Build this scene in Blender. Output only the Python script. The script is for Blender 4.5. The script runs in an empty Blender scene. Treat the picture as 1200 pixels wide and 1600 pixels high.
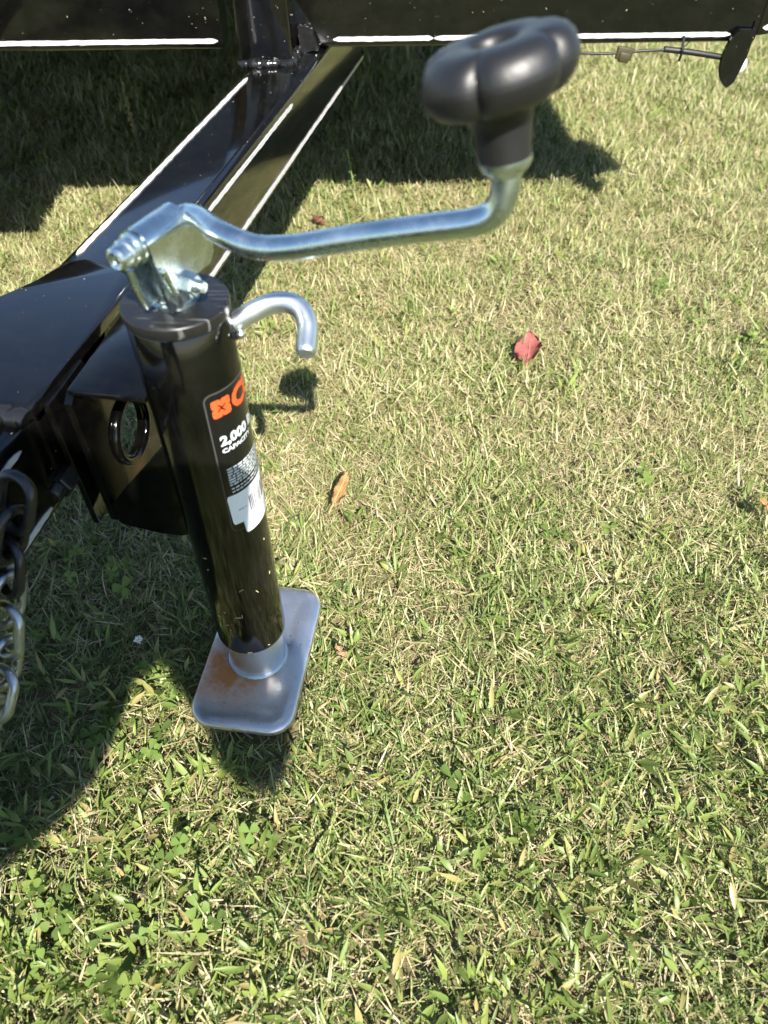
import bpy, bmesh, math, random
import numpy as np
from mathutils import Vector, Matrix, Euler

# ------------------------------------------------------------------ camera, sky, sun, exposure
scene = bpy.context.scene
col = scene.collection
R = math.radians

cam_data = bpy.data.cameras.new('camera')
cam = bpy.data.objects.new('camera', cam_data)
col.objects.link(cam)
cam.location = (0, 0, 0.58)
cam.rotation_euler = (R(90 - 47.5), 0, 0)
cam_data.sensor_fit = 'VERTICAL'
cam_data.sensor_height = 36.0
cam_data.sensor_width = 27.0
cam_data.lens = 1150 / 1600 * 36.0
cam_data.clip_start = 0.005
cam_data.clip_end = 500
cam_data.dof.use_dof = True
cam_data.dof.focus_distance = 0.66
cam_data.dof.aperture_fstop = 8.5
scene.camera = cam

SUN = Vector((0.30, -0.95, 1.0)).normalized()
elev = math.asin(SUN.z)
azim = math.atan2(SUN.x, SUN.y)
world = bpy.data.worlds.new('World')
scene.world = world
world.use_nodes = True
wn = world.node_tree
wn.nodes.clear()
sky = wn.nodes.new('ShaderNodeTexSky')
sky.sky_type = 'NISHITA'
sky.sun_disc = False
sky.sun_elevation = elev
sky.sun_rotation = azim
sky.air_density = 1.0
sky.dust_density = 0.3
sky.ozone_density = 2.0
bg = wn.nodes.new('ShaderNodeBackground')
bg.inputs['Strength'].default_value = 0.078
wo = wn.nodes.new('ShaderNodeOutputWorld')
wn.links.new(sky.outputs[0], bg.inputs[0])
wn.links.new(bg.outputs[0], wo.inputs[0])

sl = bpy.data.lights.new('sun', 'SUN')
sl.energy = 5.0
sl.angle = R(0.53)
sl.color = (1.0, 0.95, 0.86)
sun = bpy.data.objects.new('sun', sl)
col.objects.link(sun)
sun.rotation_euler = SUN.to_track_quat('Z', 'Y').to_euler()
sun.location = (1, -3, 4)

vs = scene.view_settings
vs.view_transform = 'Standard'
vs.look = 'None'
vs.exposure = 1.62
vs.gamma = 1.0
vs.use_curve_mapping = False
scene.cycles.max_bounces = 6
scene.cycles.diffuse_bounces = 3
scene.cycles.glossy_bounces = 4
scene.cycles.transmission_bounces = 3
scene.cycles.use_adaptive_sampling = True
scene.cycles.adaptive_threshold = 0.03
scene.cycles.caustics_reflective = False
scene.cycles.caustics_refractive = False
scene.cycles.use_denoising = True

rng = np.random.default_rng(7)
random.seed(7)

# ------------------------------------------------------------------ materials
def mat(name):
    m = bpy.data.materials.new(name)
    m.use_nodes = True
    nt = m.node_tree
    b = nt.nodes['Principled BSDF']
    return m, nt, b

def N(nt, t, **kw):
    n = nt.nodes.new(t)
    for k, v in kw.items():
        setattr(n, k, v)
    return n

def noise(nt, scale, detail=4, rough=0.55, coord='Object', vec=None):
    tc = N(nt, 'ShaderNodeTexCoord')
    n = N(nt, 'ShaderNodeTexNoise')
    n.inputs['Scale'].default_value = scale
    n.inputs['Detail'].default_value = detail
    n.inputs['Roughness'].default_value = rough
    nt.links.new(vec if vec is not None else tc.outputs[coord], n.inputs['Vector'])
    return n

def ramp(nt, src, stops, interp='LINEAR'):
    r = N(nt, 'ShaderNodeValToRGB')
    r.color_ramp.interpolation = interp
    els = r.color_ramp.elements
    while len(els) < len(stops):
        els.new(0.5)
    for e, (p, c) in zip(els, stops):
        e.position = p
        e.color = (c[0], c[1], c[2], 1) if len(c) == 3 else c
    nt.links.new(src, r.inputs[0])
    return r

def mixc(nt, fac, a, b):
    m = N(nt, 'ShaderNodeMix', data_type='RGBA')
    for sock, v in ((m.inputs[0], fac), (m.inputs[6], a), (m.inputs[7], b)):
        if hasattr(v, 'is_output'):
            nt.links.new(v, sock)
        else:
            sock.default_value = v if not isinstance(v, tuple) else (v[0], v[1], v[2], 1)
    return m.outputs[2]

def bump(nt, b, h, strength, dist=0.001):
    bp = N(nt, 'ShaderNodeBump')
    bp.inputs['Strength'].default_value = strength
    bp.inputs['Distance'].default_value = dist
    nt.links.new(h, bp.inputs['Height'])
    nt.links.new(bp.outputs[0], b.inputs['Normal'])

def paint_black(name, rough, peel, speck=True, base=0.0075, dust=0.0, scratch=0.0):
    m, nt, b = mat(name)
    sp = noise(nt, 260, 2, 0.5)
    r = ramp(nt, sp.outputs[0], [(0.735, (0, 0, 0)), (0.77, (1, 1, 1))])
    big = noise(nt, 14, 3)
    c = mixc(nt, big.outputs[0], (base, base, base * 1.05), (base * 1.4, base * 1.4, base * 1.35))
    if dust:
        d1 = noise(nt, 38, 7, 0.72)
        dr_ = ramp(nt, d1.outputs[0], [(0.42, (0, 0, 0)), (0.78, (dust, dust, dust))])
        c = mixc(nt, dr_.outputs[0], c, (0.10, 0.088, 0.065))
    if scratch:
        tc_ = N(nt, 'ShaderNodeTexCoord')
        mp_ = N(nt, 'ShaderNodeMapping')
        mp_.inputs['Rotation'].default_value = (0, 0, 0.5)
        mp_.inputs['Scale'].default_value = (30, 620, 30)
        nt.links.new(tc_.outputs['Object'], mp_.inputs[0])
        s1 = N(nt, 'ShaderNodeTexNoise'); s1.inputs['Scale'].default_value = 1.0; s1.inputs['Detail'].default_value = 3
        nt.links.new(mp_.outputs[0], s1.inputs['Vector'])
        sr_ = ramp(nt, s1.outputs[0], [(0.62, (0, 0, 0)), (0.72, (scratch, scratch, scratch))])
        c = mixc(nt, sr_.outputs[0], c, (0.30, 0.30, 0.30))
    if speck:
        c = mixc(nt, r.outputs[0], c, (0.30, 0.27, 0.20))
    nt.links.new(c, b.inputs['Base Color'])
    b.inputs['Coat Weight'].default_value = 0.5 if 0.08 < rough < 0.12 else 0.0
    b.inputs['Coat Roughness'].default_value = 0.05
    rr = ramp(nt, big.outputs[0], [(0.3, (rough, rough, rough)), (0.75, (rough * 1.8, rough * 1.8, rough * 1.8))])
    nt.links.new(rr.outputs[0], b.inputs['Roughness'])
    pn = noise(nt, 420, 2)
    bump(nt, b, pn.outputs[0], peel, 0.0006)
    return m

M = {}
M['frame'] = paint_black('gloss_black_frame_paint', 0.085, 0.04, True, 0.0016, 0.04)
M['jack'] = paint_black('black_powder_coat', 0.07, 0.04, False, 0.001, 0.04)
M['cap'] = paint_black('worn_black_cap', 0.24, 0.15, False, 0.006, 0.1, 0.4)
M['chainblack'] = paint_black('black_chain_paint', 0.22, 0.3, False)
M['cable'] = paint_black('black_rubber', 0.4, 0.1, False, 0.003)

def zinc(name, c1, c2, r1, r2, sc=30):
    m, nt, b = mat(name)
    b.inputs['Metallic'].default_value = 1.0
    n = noise(nt, sc, 5, 0.6)
    nt.links.new(mixc(nt, n.outputs[0], c1, c2), b.inputs['Base Color'])
    rr = ramp(nt, n.outputs[0], [(0.3, (r1, r1, r1)), (0.7, (r2, r2, r2))])
    nt.links.new(rr.outputs[0], b.inputs['Roughness'])
    n2 = noise(nt, 350, 3)
    bump(nt, b, n2.outputs[0], 0.12, 0.0005)
    return m
M['zinc'] = zinc('bright_zinc_plating', (0.40, 0.47, 0.47), (0.72, 0.79, 0.80), 0.16, 0.36, 70)
M['dullzinc'] = zinc('dull_zinc_plating', (0.58, 0.62, 0.63), (0.76, 0.79, 0.80), 0.30, 0.46)
M['chainzinc'] = zinc('galvanised_chain', (0.22, 0.24, 0.26), (0.46, 0.50, 0.53), 0.28, 0.46, 90)

# foot plate: galvanised, with a rust stain beside the tube and dirt
m, nt, b = mat('galvanised_plate_with_rust')
n = noise(nt, 24, 6, 0.6)
c = mixc(nt, n.outputs[0], (0.64, 0.65, 0.64), (0.90, 0.90, 0.89))
tc = N(nt, 'ShaderNodeTexCoord')
def blob(nt, loc, sx, sy):
    mp = N(nt, 'ShaderNodeMapping', vector_type='TEXTURE')
    mp.inputs['Location'].default_value = loc
    mp.inputs['Scale'].default_value = (sx, sy, 1)
    nt.links.new(tc.outputs['Object'], mp.inputs[0])
    g = N(nt, 'ShaderNodeTexGradient', gradient_type='SPHERICAL')
    nt.links.new(mp.outputs[0], g.inputs[0])
    return g.outputs[1]
def math_(nt, op, a, bb):
    q = N(nt, 'ShaderNodeMath', operation=op)
    for i, v in enumerate((a, bb)):
        if hasattr(v, 'is_output'):
            nt.links.new(v, q.inputs[i])
        else:
            q.inputs[i].default_value = v
    return q.outputs[0]
st = blob(nt, (-0.020, -0.024, 0), 0.052, 0.048)
rn = noise(nt, 60, 6, 0.7)
stain = ramp(nt, math_(nt, 'MULTIPLY', st, math_(nt, 'MULTIPLY', rn.outputs[0], 2.3)), [(0.14, (0, 0, 0)), (0.45, (0.45, 0.45, 0.45)), (0.85, (1, 1, 1))])
stain_f = stain.outputs[0]
st2 = blob(nt, (-0.004, -0.040, 0), 0.080, 0.062)
film = ramp(nt, math_(nt, 'MULTIPLY', st2, rn.outputs[0]), [(0.03, (0, 0, 0)), (0.30, (1, 1, 1))])
c = mixc(nt, math_(nt, 'MULTIPLY', film.outputs[0], 0.5), c, (0.40, 0.31, 0.19))
c = mixc(nt, math_(nt, 'MULTIPLY', stain_f, 0.95), c, (0.45, 0.17, 0.03))
dn = noise(nt, 330, 3, 0.6)
dr = ramp(nt, dn.outputs[0], [(0.66, (0, 0, 0)), (0.70, (1, 1, 1))])
c = mixc(nt, math_(nt, 'MULTIPLY', dr.outputs[0], 0.7), c, (0.13, 0.11, 0.08))
nt.links.new(c, b.inputs['Base Color'])
met = N(nt, 'ShaderNodeMath', operation='SUBTRACT'); met.use_clamp = True
met.inputs[0].default_value = 0.97
nt.links.new(math_(nt, 'MULTIPLY', math_(nt, 'ADD', stain.outputs[0], math_(nt, 'MULTIPLY', film.outputs[0], 0.10)), 1.5), met.inputs[1])
nt.links.new(met.outputs[0], b.inputs['Metallic'])
rr = ramp(nt, n.outputs[0], [(0.3, (0.26,) * 3), (0.75, (0.42,) * 3)])
nt.links.new(rr.outputs[0], b.inputs['Roughness'])
bump(nt, b, noise(nt, 120, 4).outputs[0], 0.15, 0.001)
M['plate'] = m

def simple(name, c, rough=0.5, var=0.25, sc=40, metallic=0.0, bp=0.0):
    m, nt, b = mat(name)
    n = noise(nt, sc, 4)
    nt.links.new(mixc(nt, n.outputs[0], tuple(x * (1 - var) for x in c), tuple(min(1, x * (1 + var)) for x in c)), b.inputs['Base Color'])
    b.inputs['Roughness'].default_value = rough
    b.inputs['Metallic'].default_value = metallic
    if bp:
        bump(nt, b, noise(nt, sc * 6, 3).outputs[0], bp, 0.001)
    return m
M['knob'] = simple('black_moulded_plastic', (0.008, 0.008, 0.0084), 0.46, 0.2, 60, 0, 0.12)
M['stripe'] = simple('white_stripe_paint', (0.46, 0.455, 0.46), 0.5, 0.16, 120, 0, 0.4)
M['orange'] = simple('orange_print', (0.80, 0.085, 0.022), 0.4, 0.05)
M['lblack'] = simple('black_label_vinyl', (0.005, 0.005, 0.005), 0.15, 0.2)
M['lgrey'] = simple('grey_print', (0.045, 0.047, 0.047), 0.4, 0.1)
M['rim'] = simple('grey_rim_paint', (0.3, 0.3, 0.3), 0.4, 0.1)
M['ltext'] = simple('silver_print', (0.52, 0.55, 0.57), 0.4, 0.1, 300)
M['lwhite'] = simple('white_paper_sticker', (0.76, 0.76, 0.77), 0.35, 0.04)
M['ink'] = simple('black_ink', (0.03, 0.03, 0.035), 0.5, 0.1)
M['inkgrey'] = simple('grey_ink', (0.38, 0.38, 0.41), 0.5, 0.1)
M['weld'] = paint_black('painted_weld_bead', 0.14, 0.6, False)
M['wood'] = simple('weathered_deck_wood', (0.25, 0.19, 0.13), 0.8, 0.35, 12, 0, 0.4)
M['rubber'] = simple('tyre_rubber', (0.02, 0.02, 0.02), 0.75, 0.2)
M['lens'] = simple('clear_lamp_lens', (0.62, 0.60, 0.60), 0.15, 0.15, 80)
M['tag'] = simple('brown_tape', (0.035, 0.029, 0.010), 0.5, 0.3, 150)
M['denim'] = simple('blue_denim', (0.035, 0.05, 0.09), 0.9, 0.3, 200, 0, 0.3)
M['shirt'] = simple('grey_cotton', (0.09, 0.09, 0.10), 0.9, 0.2, 200, 0, 0.2)
M['skin'] = simple('skin', (0.50, 0.30, 0.21), 0.5, 0.1, 40)
M['hair'] = simple('brown_hair', (0.05, 0.03, 0.02), 0.6, 0.4, 120, 0, 0.4)
M['phone'] = simple('black_phone_glass', (0.01, 0.01, 0.012), 0.1, 0.1)
M['boot'] = simple('brown_boot_leather', (0.08, 0.05, 0.03), 0.6, 0.3, 60, 0, 0.2)

def leaf_mat(name, stops, trans=0.3, patch=0.25, pscale=3.0, rough=0.5, spec=0.35, dry=0.0):
    """colour by the blade's own random value, pushed by a slow patch noise over the lawn"""
    m, nt, b = mat(name)
    at = N(nt, 'ShaderNodeAttribute', attribute_name='rnd')
    geo = N(nt, 'ShaderNodeNewGeometry')
    pn = noise(nt, pscale, 3, 0.6, vec=geo.outputs['Position'])
    v = math_(nt, 'ADD', at.outputs['Fac'], math_(nt, 'MULTIPLY', math_(nt, 'SUBTRACT', pn.outputs[0], 0.5), patch * 2))
    if dry:
        sx = N(nt, 'ShaderNodeSeparateXYZ')
        nt.links.new(geo.outputs['Position'], sx.inputs[0])
        mr = N(nt, 'ShaderNodeMapRange', interpolation_type='SMOOTHSTEP')
        mr.inputs['From Min'].default_value = 0.25; mr.inputs['From Max'].default_value = 0.75
        mr.inputs['To Min'].default_value = -0.5 * dry; mr.inputs['To Max'].default_value = 0.5 * dry
        nt.links.new(sx.outputs['Y'], mr.inputs['Value'])
        v = math_(nt, 'ADD', v, mr.outputs[0])
    r = ramp(nt, v, stops)
    fn = noise(nt, 900, 2, 0.6, vec=geo.outputs['Position'])
    c = mixc(nt, math_(nt, 'MULTIPLY', fn.outputs[0], 0.35), r.outputs[0], (0.30, 0.26, 0.10))
    nt.links.new(c, b.inputs['Base Color'])
    b.inputs['Roughness'].default_value = rough
    b.inputs['Specular IOR Level'].default_value = spec
    tr = N(nt, 'ShaderNodeBsdfTranslucent')
    nt.links.new(c, tr.inputs[0])
    mx = N(nt, 'ShaderNodeMixShader')
    mx.inputs[0].default_value = trans
    nt.links.new(b.outputs[0], mx.inputs[1])
    nt.links.new(tr.outputs[0], mx.inputs[2])
    nt.links.new(mx.outputs[0], nt.nodes['Material Output'].inputs[0])
    return m

G1, G2, G3 = (0.078, 0.15, 0.034), (0.145, 0.235, 0.058), (0.25, 0.30, 0.095)
S1, S2 = (0.43, 0.385, 0.20), (0.57, 0.51, 0.33)
M['grass'] = leaf_mat('lawn_grass_blades', [(0.0, G1), (0.28, G2), (0.52, G3), (0.74, S1), (0.98, S2)], 0.34, 0.34, 4.5, dry=0.22)
M['straw'] = leaf_mat('dead_straw', [(0.0, (0.16, 0.115, 0.06)), (0.35, (0.30, 0.24, 0.13)), (0.7, (0.46, 0.39, 0.23)), (1.0, (0.58, 0.51, 0.35))], 0.15, 0.15, 6.0, 0.6)
M['broad'] = leaf_mat('broad_weed_leaves', [(0.0, (0.07, 0.13, 0.022)), (0.45, (0.125, 0.205, 0.036)), (0.75, (0.20, 0.265, 0.055)), (0.95, (0.30, 0.25, 0.10))], 0.32, 0.2, 6.0, 0.42, 0.45)
M['clover'] = leaf_mat('clover_leaves', [(0.0, (0.06, 0.13, 0.024)), (0.6, (0.105, 0.20, 0.036)), (1.0, (0.18, 0.26, 0.05))], 0.34, 0.25, 9.0, 0.6, 0.25)
M['wide'] = leaf_mat('wide_grass_blades', [(0.0, (0.075, 0.13, 0.024)), (0.5, (0.13, 0.21, 0.038)), (1.0, (0.26, 0.30, 0.07))], 0.28, 0.15, 5.0, 0.45, 0.45)
M['redleaf'] = simple('red_dead_leaf', (0.44, 0.15, 0.13), 0.55, 0.45, 50, 0, 0.3)
M['tanleaf'] = simple('tan_dead_leaf', (0.36, 0.24, 0.13), 0.6, 0.35, 60, 0, 0.3)
M['orangeleaf'] = simple('orange_dead_leaf', (0.42, 0.25, 0.10), 0.6, 0.3, 60, 0, 0.3)
M['brownleaf'] = simple('brown_dead_leaf', (0.16, 0.07, 0.04), 0.6, 0.35, 60, 0, 0.3)
M['seed'] = simple('dry_seed_head', (0.42, 0.34, 0.16), 0.7, 0.3, 200)
M['stalk'] = simple('green_stalk', (0.16, 0.21, 0.06), 0.6, 0.25, 80)
M['petal'] = simple('white_flower_petals', (0.72, 0.72, 0.68), 0.6, 0.05)

m, nt, b = mat('soil_and_thatch')
geo = N(nt, 'ShaderNodeNewGeometry')
n1 = noise(nt, 130, 6, 0.7, vec=geo.outputs['Position'])
n2 = noise(nt, 5, 4, 0.6, vec=geo.outputs['Position'])
r1 = ramp(nt, n1.outputs[0], [(0.28, (0.05, 0.037, 0.018)), (0.50, (0.15, 0.112, 0.055)), (0.72, (0.33, 0.26, 0.14))])
c = mixc(nt, math_(nt, 'MULTIPLY', n2.outputs[0], 0.6), r1.outputs[0], (0.06, 0.085, 0.025))
vl = N(nt, 'ShaderNodeVectorMath', operation='LENGTH')
nt.links.new(geo.outputs['Position'], vl.inputs[0])
far = ramp(nt, math_(nt, 'DIVIDE', vl.outputs['Value'], 10.0), [(0.48, (0, 0, 0)), (0.62, (1, 1, 1))])
fg = ramp(nt, n1.outputs[0], [(0.3, (0.10, 0.15, 0.03)), (0.55, (0.22, 0.25, 0.07)), (0.8, (0.36, 0.33, 0.14))])
c = mixc(nt, far.outputs[0], c, fg.outputs[0])           # turf too far off for single blades
nt.links.new(c, b.inputs['Base Color'])
b.inputs['Roughness'].default_value = 0.95
bump(nt, b, n1.outputs[0], 0.6, 0.006)
M['soil'] = m

# ------------------------------------------------------------------ mesh helpers
def bm_new():
    return bmesh.new()

def finish(name, bm, material, parent=None, smooth=True, angle=40, loc=None, rot=None):
    me = bpy.data.meshes.new(name)
    bmesh.ops.recalc_face_normals(bm, faces=bm.faces)
    if smooth:
        for f in bm.faces:
            f.smooth = True
        for e in bm.edges:
            if len(e.link_faces) == 2 and e.calc_face_angle(0) > R(angle):
                e.smooth = False
    bm.to_mesh(me)
    bm.free()
    o = bpy.data.objects.new(name, me)
    col.objects.link(o)
    if material is not None:
        me.materials.append(material)
    if parent is not None:
        o.parent = parent
    if loc is not None:
        o.location = loc
    if rot is not None:
        o.rotation_euler = rot
    return o

def tag(o, label=None, cat=None, group=None, kind=None):
    if label: o['label'] = label
    if cat: o['category'] = cat
    if group: o['group'] = group
    if kind: o['kind'] = kind
    return o

def empty(name, loc, rz=0.0):
    o = bpy.data.objects.new(name, None)
    o.empty_display_size = 0.05
    col.objects.link(o)
    o.location = loc
    o.rotation_euler = (0, 0, rz)
    return o

def add_box(bm, c, size, bevel=0.0, seg=2, mtx=None):
    r = bmesh.ops.create_cube(bm, size=1.0)
    vs_ = r['verts']
    bmesh.ops.scale(bm, vec=size, verts=vs_)
    if bevel > 0:
        es = list({e for v in vs_ for e in v.link_edges})
        rb = bmesh.ops.bevel(bm, geom=es, offset=bevel, segments=seg, profile=0.5, affect='EDGES')
        vs_ = list({v for f in rb['faces'] for v in f.verts} | {v for v in vs_ if v.is_valid})
    bmesh.ops.translate(bm, vec=c, verts=vs_)
    if mtx is not None:
        bmesh.ops.transform(bm, matrix=mtx, verts=vs_)
    return vs_

def add_lathe(bm, prof, seg=48, mtx=None, close_ends=True):
    rings = []
    for (r, z) in prof:
        ring = [bm.verts.new((r * math.cos(2 * math.pi * k / seg), r * math.sin(2 * math.pi * k / seg), z)) for k in range(seg)]
        rings.append(ring)
    for a, b_ in zip(rings[:-1], rings[1:]):
        for k in range(seg):
            bm.faces.new((a[k], a[(k + 1) % seg], b_[(k + 1) % seg], b_[k]))
    if close_ends:
        bm.faces.new(rings[0][::-1])
        bm.faces.new(rings[-1])
    vs_ = [v for r_ in rings for v in r_]
    if mtx is not None:
        bmesh.ops.transform(bm, matrix=mtx, verts=vs_)
    return vs_

def catmull(pts, n=8):
    P = [Vector(p) for p in pts]
    P = [P[0] * 2 - P[1]] + P + [P[-1] * 2 - P[-2]]
    out = []
    for i in range(1, len(P) - 2):
        for k in range(n):
            t = k / n
            a, b_, c_, d = P[i - 1], P[i], P[i + 1], P[i + 2]
            out.append(0.5 * ((2 * b_) + (c_ - a) * t + (2 * a - 5 * b_ + 4 * c_ - d) * t * t + (3 * b_ - a - 3 * c_ + d) * t ** 3))
    out.append(P[-2])
    return out

def add_tube(bm, pts, rad, seg=16, caps=True, closed=False):
    """sweep a circle along a polyline; rad is a number or one per point"""
    P = [Vector(p) for p in pts]
    n = len(P)
    rs = rad if hasattr(rad, '__len__') else [rad] * n
    tang = []
    for i in range(n):
        if closed:
            t = P[(i + 1) % n] - P[i - 1]
        else:
            t = P[min(i + 1, n - 1)] - P[max(i - 1, 0)]
        tang.append(t.normalized())
    up = Vector((0, 0, 1)) if abs(tang[0].z) < 0.9 else Vector((1, 0, 0))
    u = tang[0].cross(up).normalized()
    rings = []
    for i in range(n):
        t = tang[i]
        u = (u - t * u.dot(t)).normalized()
        w = t.cross(u)
        rings.append([bm.verts.new(P[i] + (u * math.cos(2 * math.pi * k / seg) + w * math.sin(2 * math.pi * k / seg)) * rs[i]) for k in range(seg)])
    m_ = n if closed else n - 1
    for i in range(m_):
        a, b_ = rings[i], rings[(i + 1) % n]
        for k in range(seg):
            bm.faces.new((a[k], a[(k + 1) % seg], b_[(k + 1) % seg], b_[k]))
    if caps and not closed:
        bm.faces.new(rings[0][::-1])
        bm.faces.new(rings[-1])
    return rings

def add_prism(bm, poly, axis_fn, t0, t1):
    """extrude a 2-D outline; axis_fn(u, v, t) gives the 3-D point"""
    a = [bm.verts.new(axis_fn(u, v, t0)) for u, v in poly]
    b_ = [bm.verts.new(axis_fn(u, v, t1)) for u, v in poly]
    n = len(poly)
    bm.faces.new(a[::-1])
    bm.faces.new(b_)
    for k in range(n):
        bm.faces.new((a[k], a[(k + 1) % n], b_[(k + 1) % n], b_[k]))
    return a + b_

def rounded_rect(w, h, r, n=8):
    out = []
    for cx, cy, a0 in ((w / 2 - r, h / 2 - r, 0), (-w / 2 + r, h / 2 - r, 90), (-w / 2 + r, -h / 2 + r, 180), (w / 2 - r, -h / 2 + r, 270)):
        for k in range(n + 1):
            a = R(a0 + 90 * k / n)
            out.append((cx + r * math.cos(a), cy + r * math.sin(a)))
    return out

def tube_beam(bm, length, w, h, r=0.007):
    """a rolled rectangular tube along local Y from 0 to length, centred on x, top at z=0"""
    prof = rounded_rect(w, h, r, 5)
    n = max(2, int(length / 0.1))
    rings = []
    for i in range(n + 1):
        y = length * i / n
        rings.append([bm.verts.new((x, y, z - h / 2)) for x, z in prof])
    k_ = len(prof)
    for a, b_ in zip(rings[:-1], rings[1:]):
        for k in range(k_):
            bm.faces.new((a[k], a[(k + 1) % k_], b_[(k + 1) % k_], b_[k]))
    bm.faces.new(rings[0][::-1])
    bm.faces.new(rings[-1])

def weld_bead(pts, rad, step=0.004, seed=1):
    rg = random.Random(seed)
    P = [Vector(p) for p in pts]
    out, rs = [], []
    for a, b_ in zip(P[:-1], P[1:]):
        n = max(2, int((b_ - a).length / step * 2))
        for k in range(n):
            q = a.lerp(b_, k / n)
            out.append(q + Vector((rg.uniform(-1, 1), rg.uniform(-1, 1), rg.uniform(-1, 1))) * rad * 0.22)
            rs.append(rad * (1.15 if k % 2 == 0 else 0.82) * rg.uniform(0.8, 1.2))
    out.append(P[-1]); rs.append(rad * 0.6)
    bm = bm_new()
    add_tube(bm, out, rs, 10)
    return bm

def stripe_mesh(a, b_, width, normal, across, seed=0, wob=0.0005):
    """a thin coat of paint from a to b, its edges a little unsteady, ends rounded"""
    rg = random.Random(seed)
    a, b_ = Vector(a), Vector(b_)
    nrm, acr = Vector(normal).normalized(), Vector(across).normalized()
    L = (b_ - a).length
    n = max(6, int(L / 0.006))
    bm = bm_new()
    top, low = [], []
    for i in range(n + 1):
        t = i / n
        q = a.lerp(b_, t)
        e = min(t, 1 - t) * L
        w = width / 2 * (1 if e > width / 2 else math.sqrt(max(0.05, 1 - (1 - e / (width / 2)) ** 2)))
        w1 = w + rg.uniform(-wob, wob)
        w2 = w + rg.uniform(-wob, wob)
        row = [q - acr * w2, q + acr * w1]
        low.append([bm.verts.new(x) for x in row])
        top.append([bm.verts.new(x + nrm * 0.0006) for x in row])
    for i in range(n):
        bm.faces.new((top[i][0], top[i][1], top[i + 1][1], top[i + 1][0]))
        for s in (0, 1):
            bm.faces.new((low[i][s], top[i][s], top[i + 1][s], low[i + 1][s]))
    bm.faces.new((low[0][0], low[0][1], top[0][1], top[0][0]))
    bm.faces.new((low[n][0], low[n][1], top[n][1], top[n][0]))
    return bm

# ------------------------------------------------------------------ ground
SOIL = -0.022
def vnoise(x, y, s, seed=0):
    """smooth value noise in numpy"""
    xs, ys = np.asarray(x) * s, np.asarray(y) * s
    xi, yi = np.floor(xs).astype(np.int64), np.floor(ys).astype(np.int64)
    fx, fy = xs - xi, ys - yi
    fx, fy = fx * fx * (3 - 2 * fx), fy * fy * (3 - 2 * fy)
    def h(a, b_):
        v = np.sin(a * 127.1 + b_ * 311.7 + seed * 74.7) * 43758.5453
        return v - np.floor(v)
    return (h(xi, yi) * (1 - fx) + h(xi + 1, yi) * fx) * (1 - fy) + (h(xi, yi + 1) * (1 - fx) + h(xi + 1, yi + 1) * fx) * fy

def ground_z(x, y):
    return SOIL + 0.010 * (vnoise(x, y, 7, 3) - 0.5) + 0.006 * (vnoise(x, y, 19, 4) - 0.5)

xs = np.unique(np.concatenate([np.linspace(-90, -3, 14), np.linspace(-3, 3, 201), np.linspace(3, 90, 14)]))
ys = np.unique(np.concatenate([np.linspace(-90, -2, 14), np.linspace(-2, 4, 201), np.linspace(4, 90, 14)]))
gx, gy = np.meshgrid(xs, ys)
gz = ground_z(gx, gy)
nv = gx.size
verts = np.stack([gx.ravel(), gy.ravel(), gz.ravel()], 1)
nx, ny = len(xs), len(ys)
ii = (np.arange(ny - 1)[:, None] * nx + np.arange(nx - 1)[None, :]).ravel()
faces = np.stack([ii, ii + 1, ii + nx + 1, ii + nx], 1)
me = bpy.data.meshes.new('lawn_ground')
me.from_pydata(verts.tolist(), [], faces.tolist())
for p in me.polygons: p.use_smooth = True
ground = bpy.data.objects.new('lawn_ground', me)
col.objects.link(ground)
me.materials.append(M['soil'])
tag(ground, 'bare brown soil and thatch under the lawn grass', 'ground', kind='structure')

# ------------------------------------------------------------------ trailer
TA = math.atan2(0.197, 0.980)                     # the tongue arm leans this far off the trailer's long axis
tdir, tnor = Vector((0.197, 0.980, 0)), Vector((0.980, -0.197, 0))
P0 = Vector((-0.2150, 0.357, 0))                  # a point on the arm's right-hand face
TT, TB, TW = 0.2875, 0.2125, 0.075
def tp(s, n, z): return P0 + tdir * s + tnor * n + Vector((0, 0, z))

trailer = empty('trailer', (-0.38, 1.2, 0))
tag(trailer, 'black painted steel trailer frame with white pinstripes and a square tongue arm', 'trailer')
ti = Matrix.Translation((0.38, -1.2, 0))
def tpart(name, bm, m, **kw):
    bmesh.ops.transform(bm, matrix=ti, verts=bm.verts)
    return finish(name, bm, m, trailer, **kw)

# right-hand tongue arm, running from beyond the coupler to below the front beam
bm = bm_new(); tube_beam(bm, 1.70, TW, TT - TB, 0.008)
st = tp(-0.78, -TW / 2, TT)
bmesh.ops.transform(bm, matrix=Matrix.Translation(st) @ Matrix.Rotation(-TA, 4, 'Z'), verts=bm.verts)
arm = tpart('tongue_arm', bm, M['frame'])
# left-hand arm of the A-frame
bm = bm_new(); tube_beam(bm, 1.90, TW, TT - TB, 0.008)
bmesh.ops.transform(bm, matrix=Matrix.Translation(tp(-0.72, -0.12, TT - 0.001)) @ Matrix.Rotation(TA * 1.6, 4, 'Z'), verts=bm.verts)
tpart('tongue_arm', bm, M['frame'])
# cross tube between the two arms, below the doubler plate's wing
bm = bm_new(); tube_beam(bm, 0.41, 0.066, TT - TB - 0.004, 0.008)
bmesh.ops.transform(bm, matrix=Matrix.Translation(tp(0.018, -0.076, TT - 0.002)) @ Matrix.Rotation(R(90), 4, 'Z'), verts=bm.verts)
tpart('cross_tube', bm, M['frame'])
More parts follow.
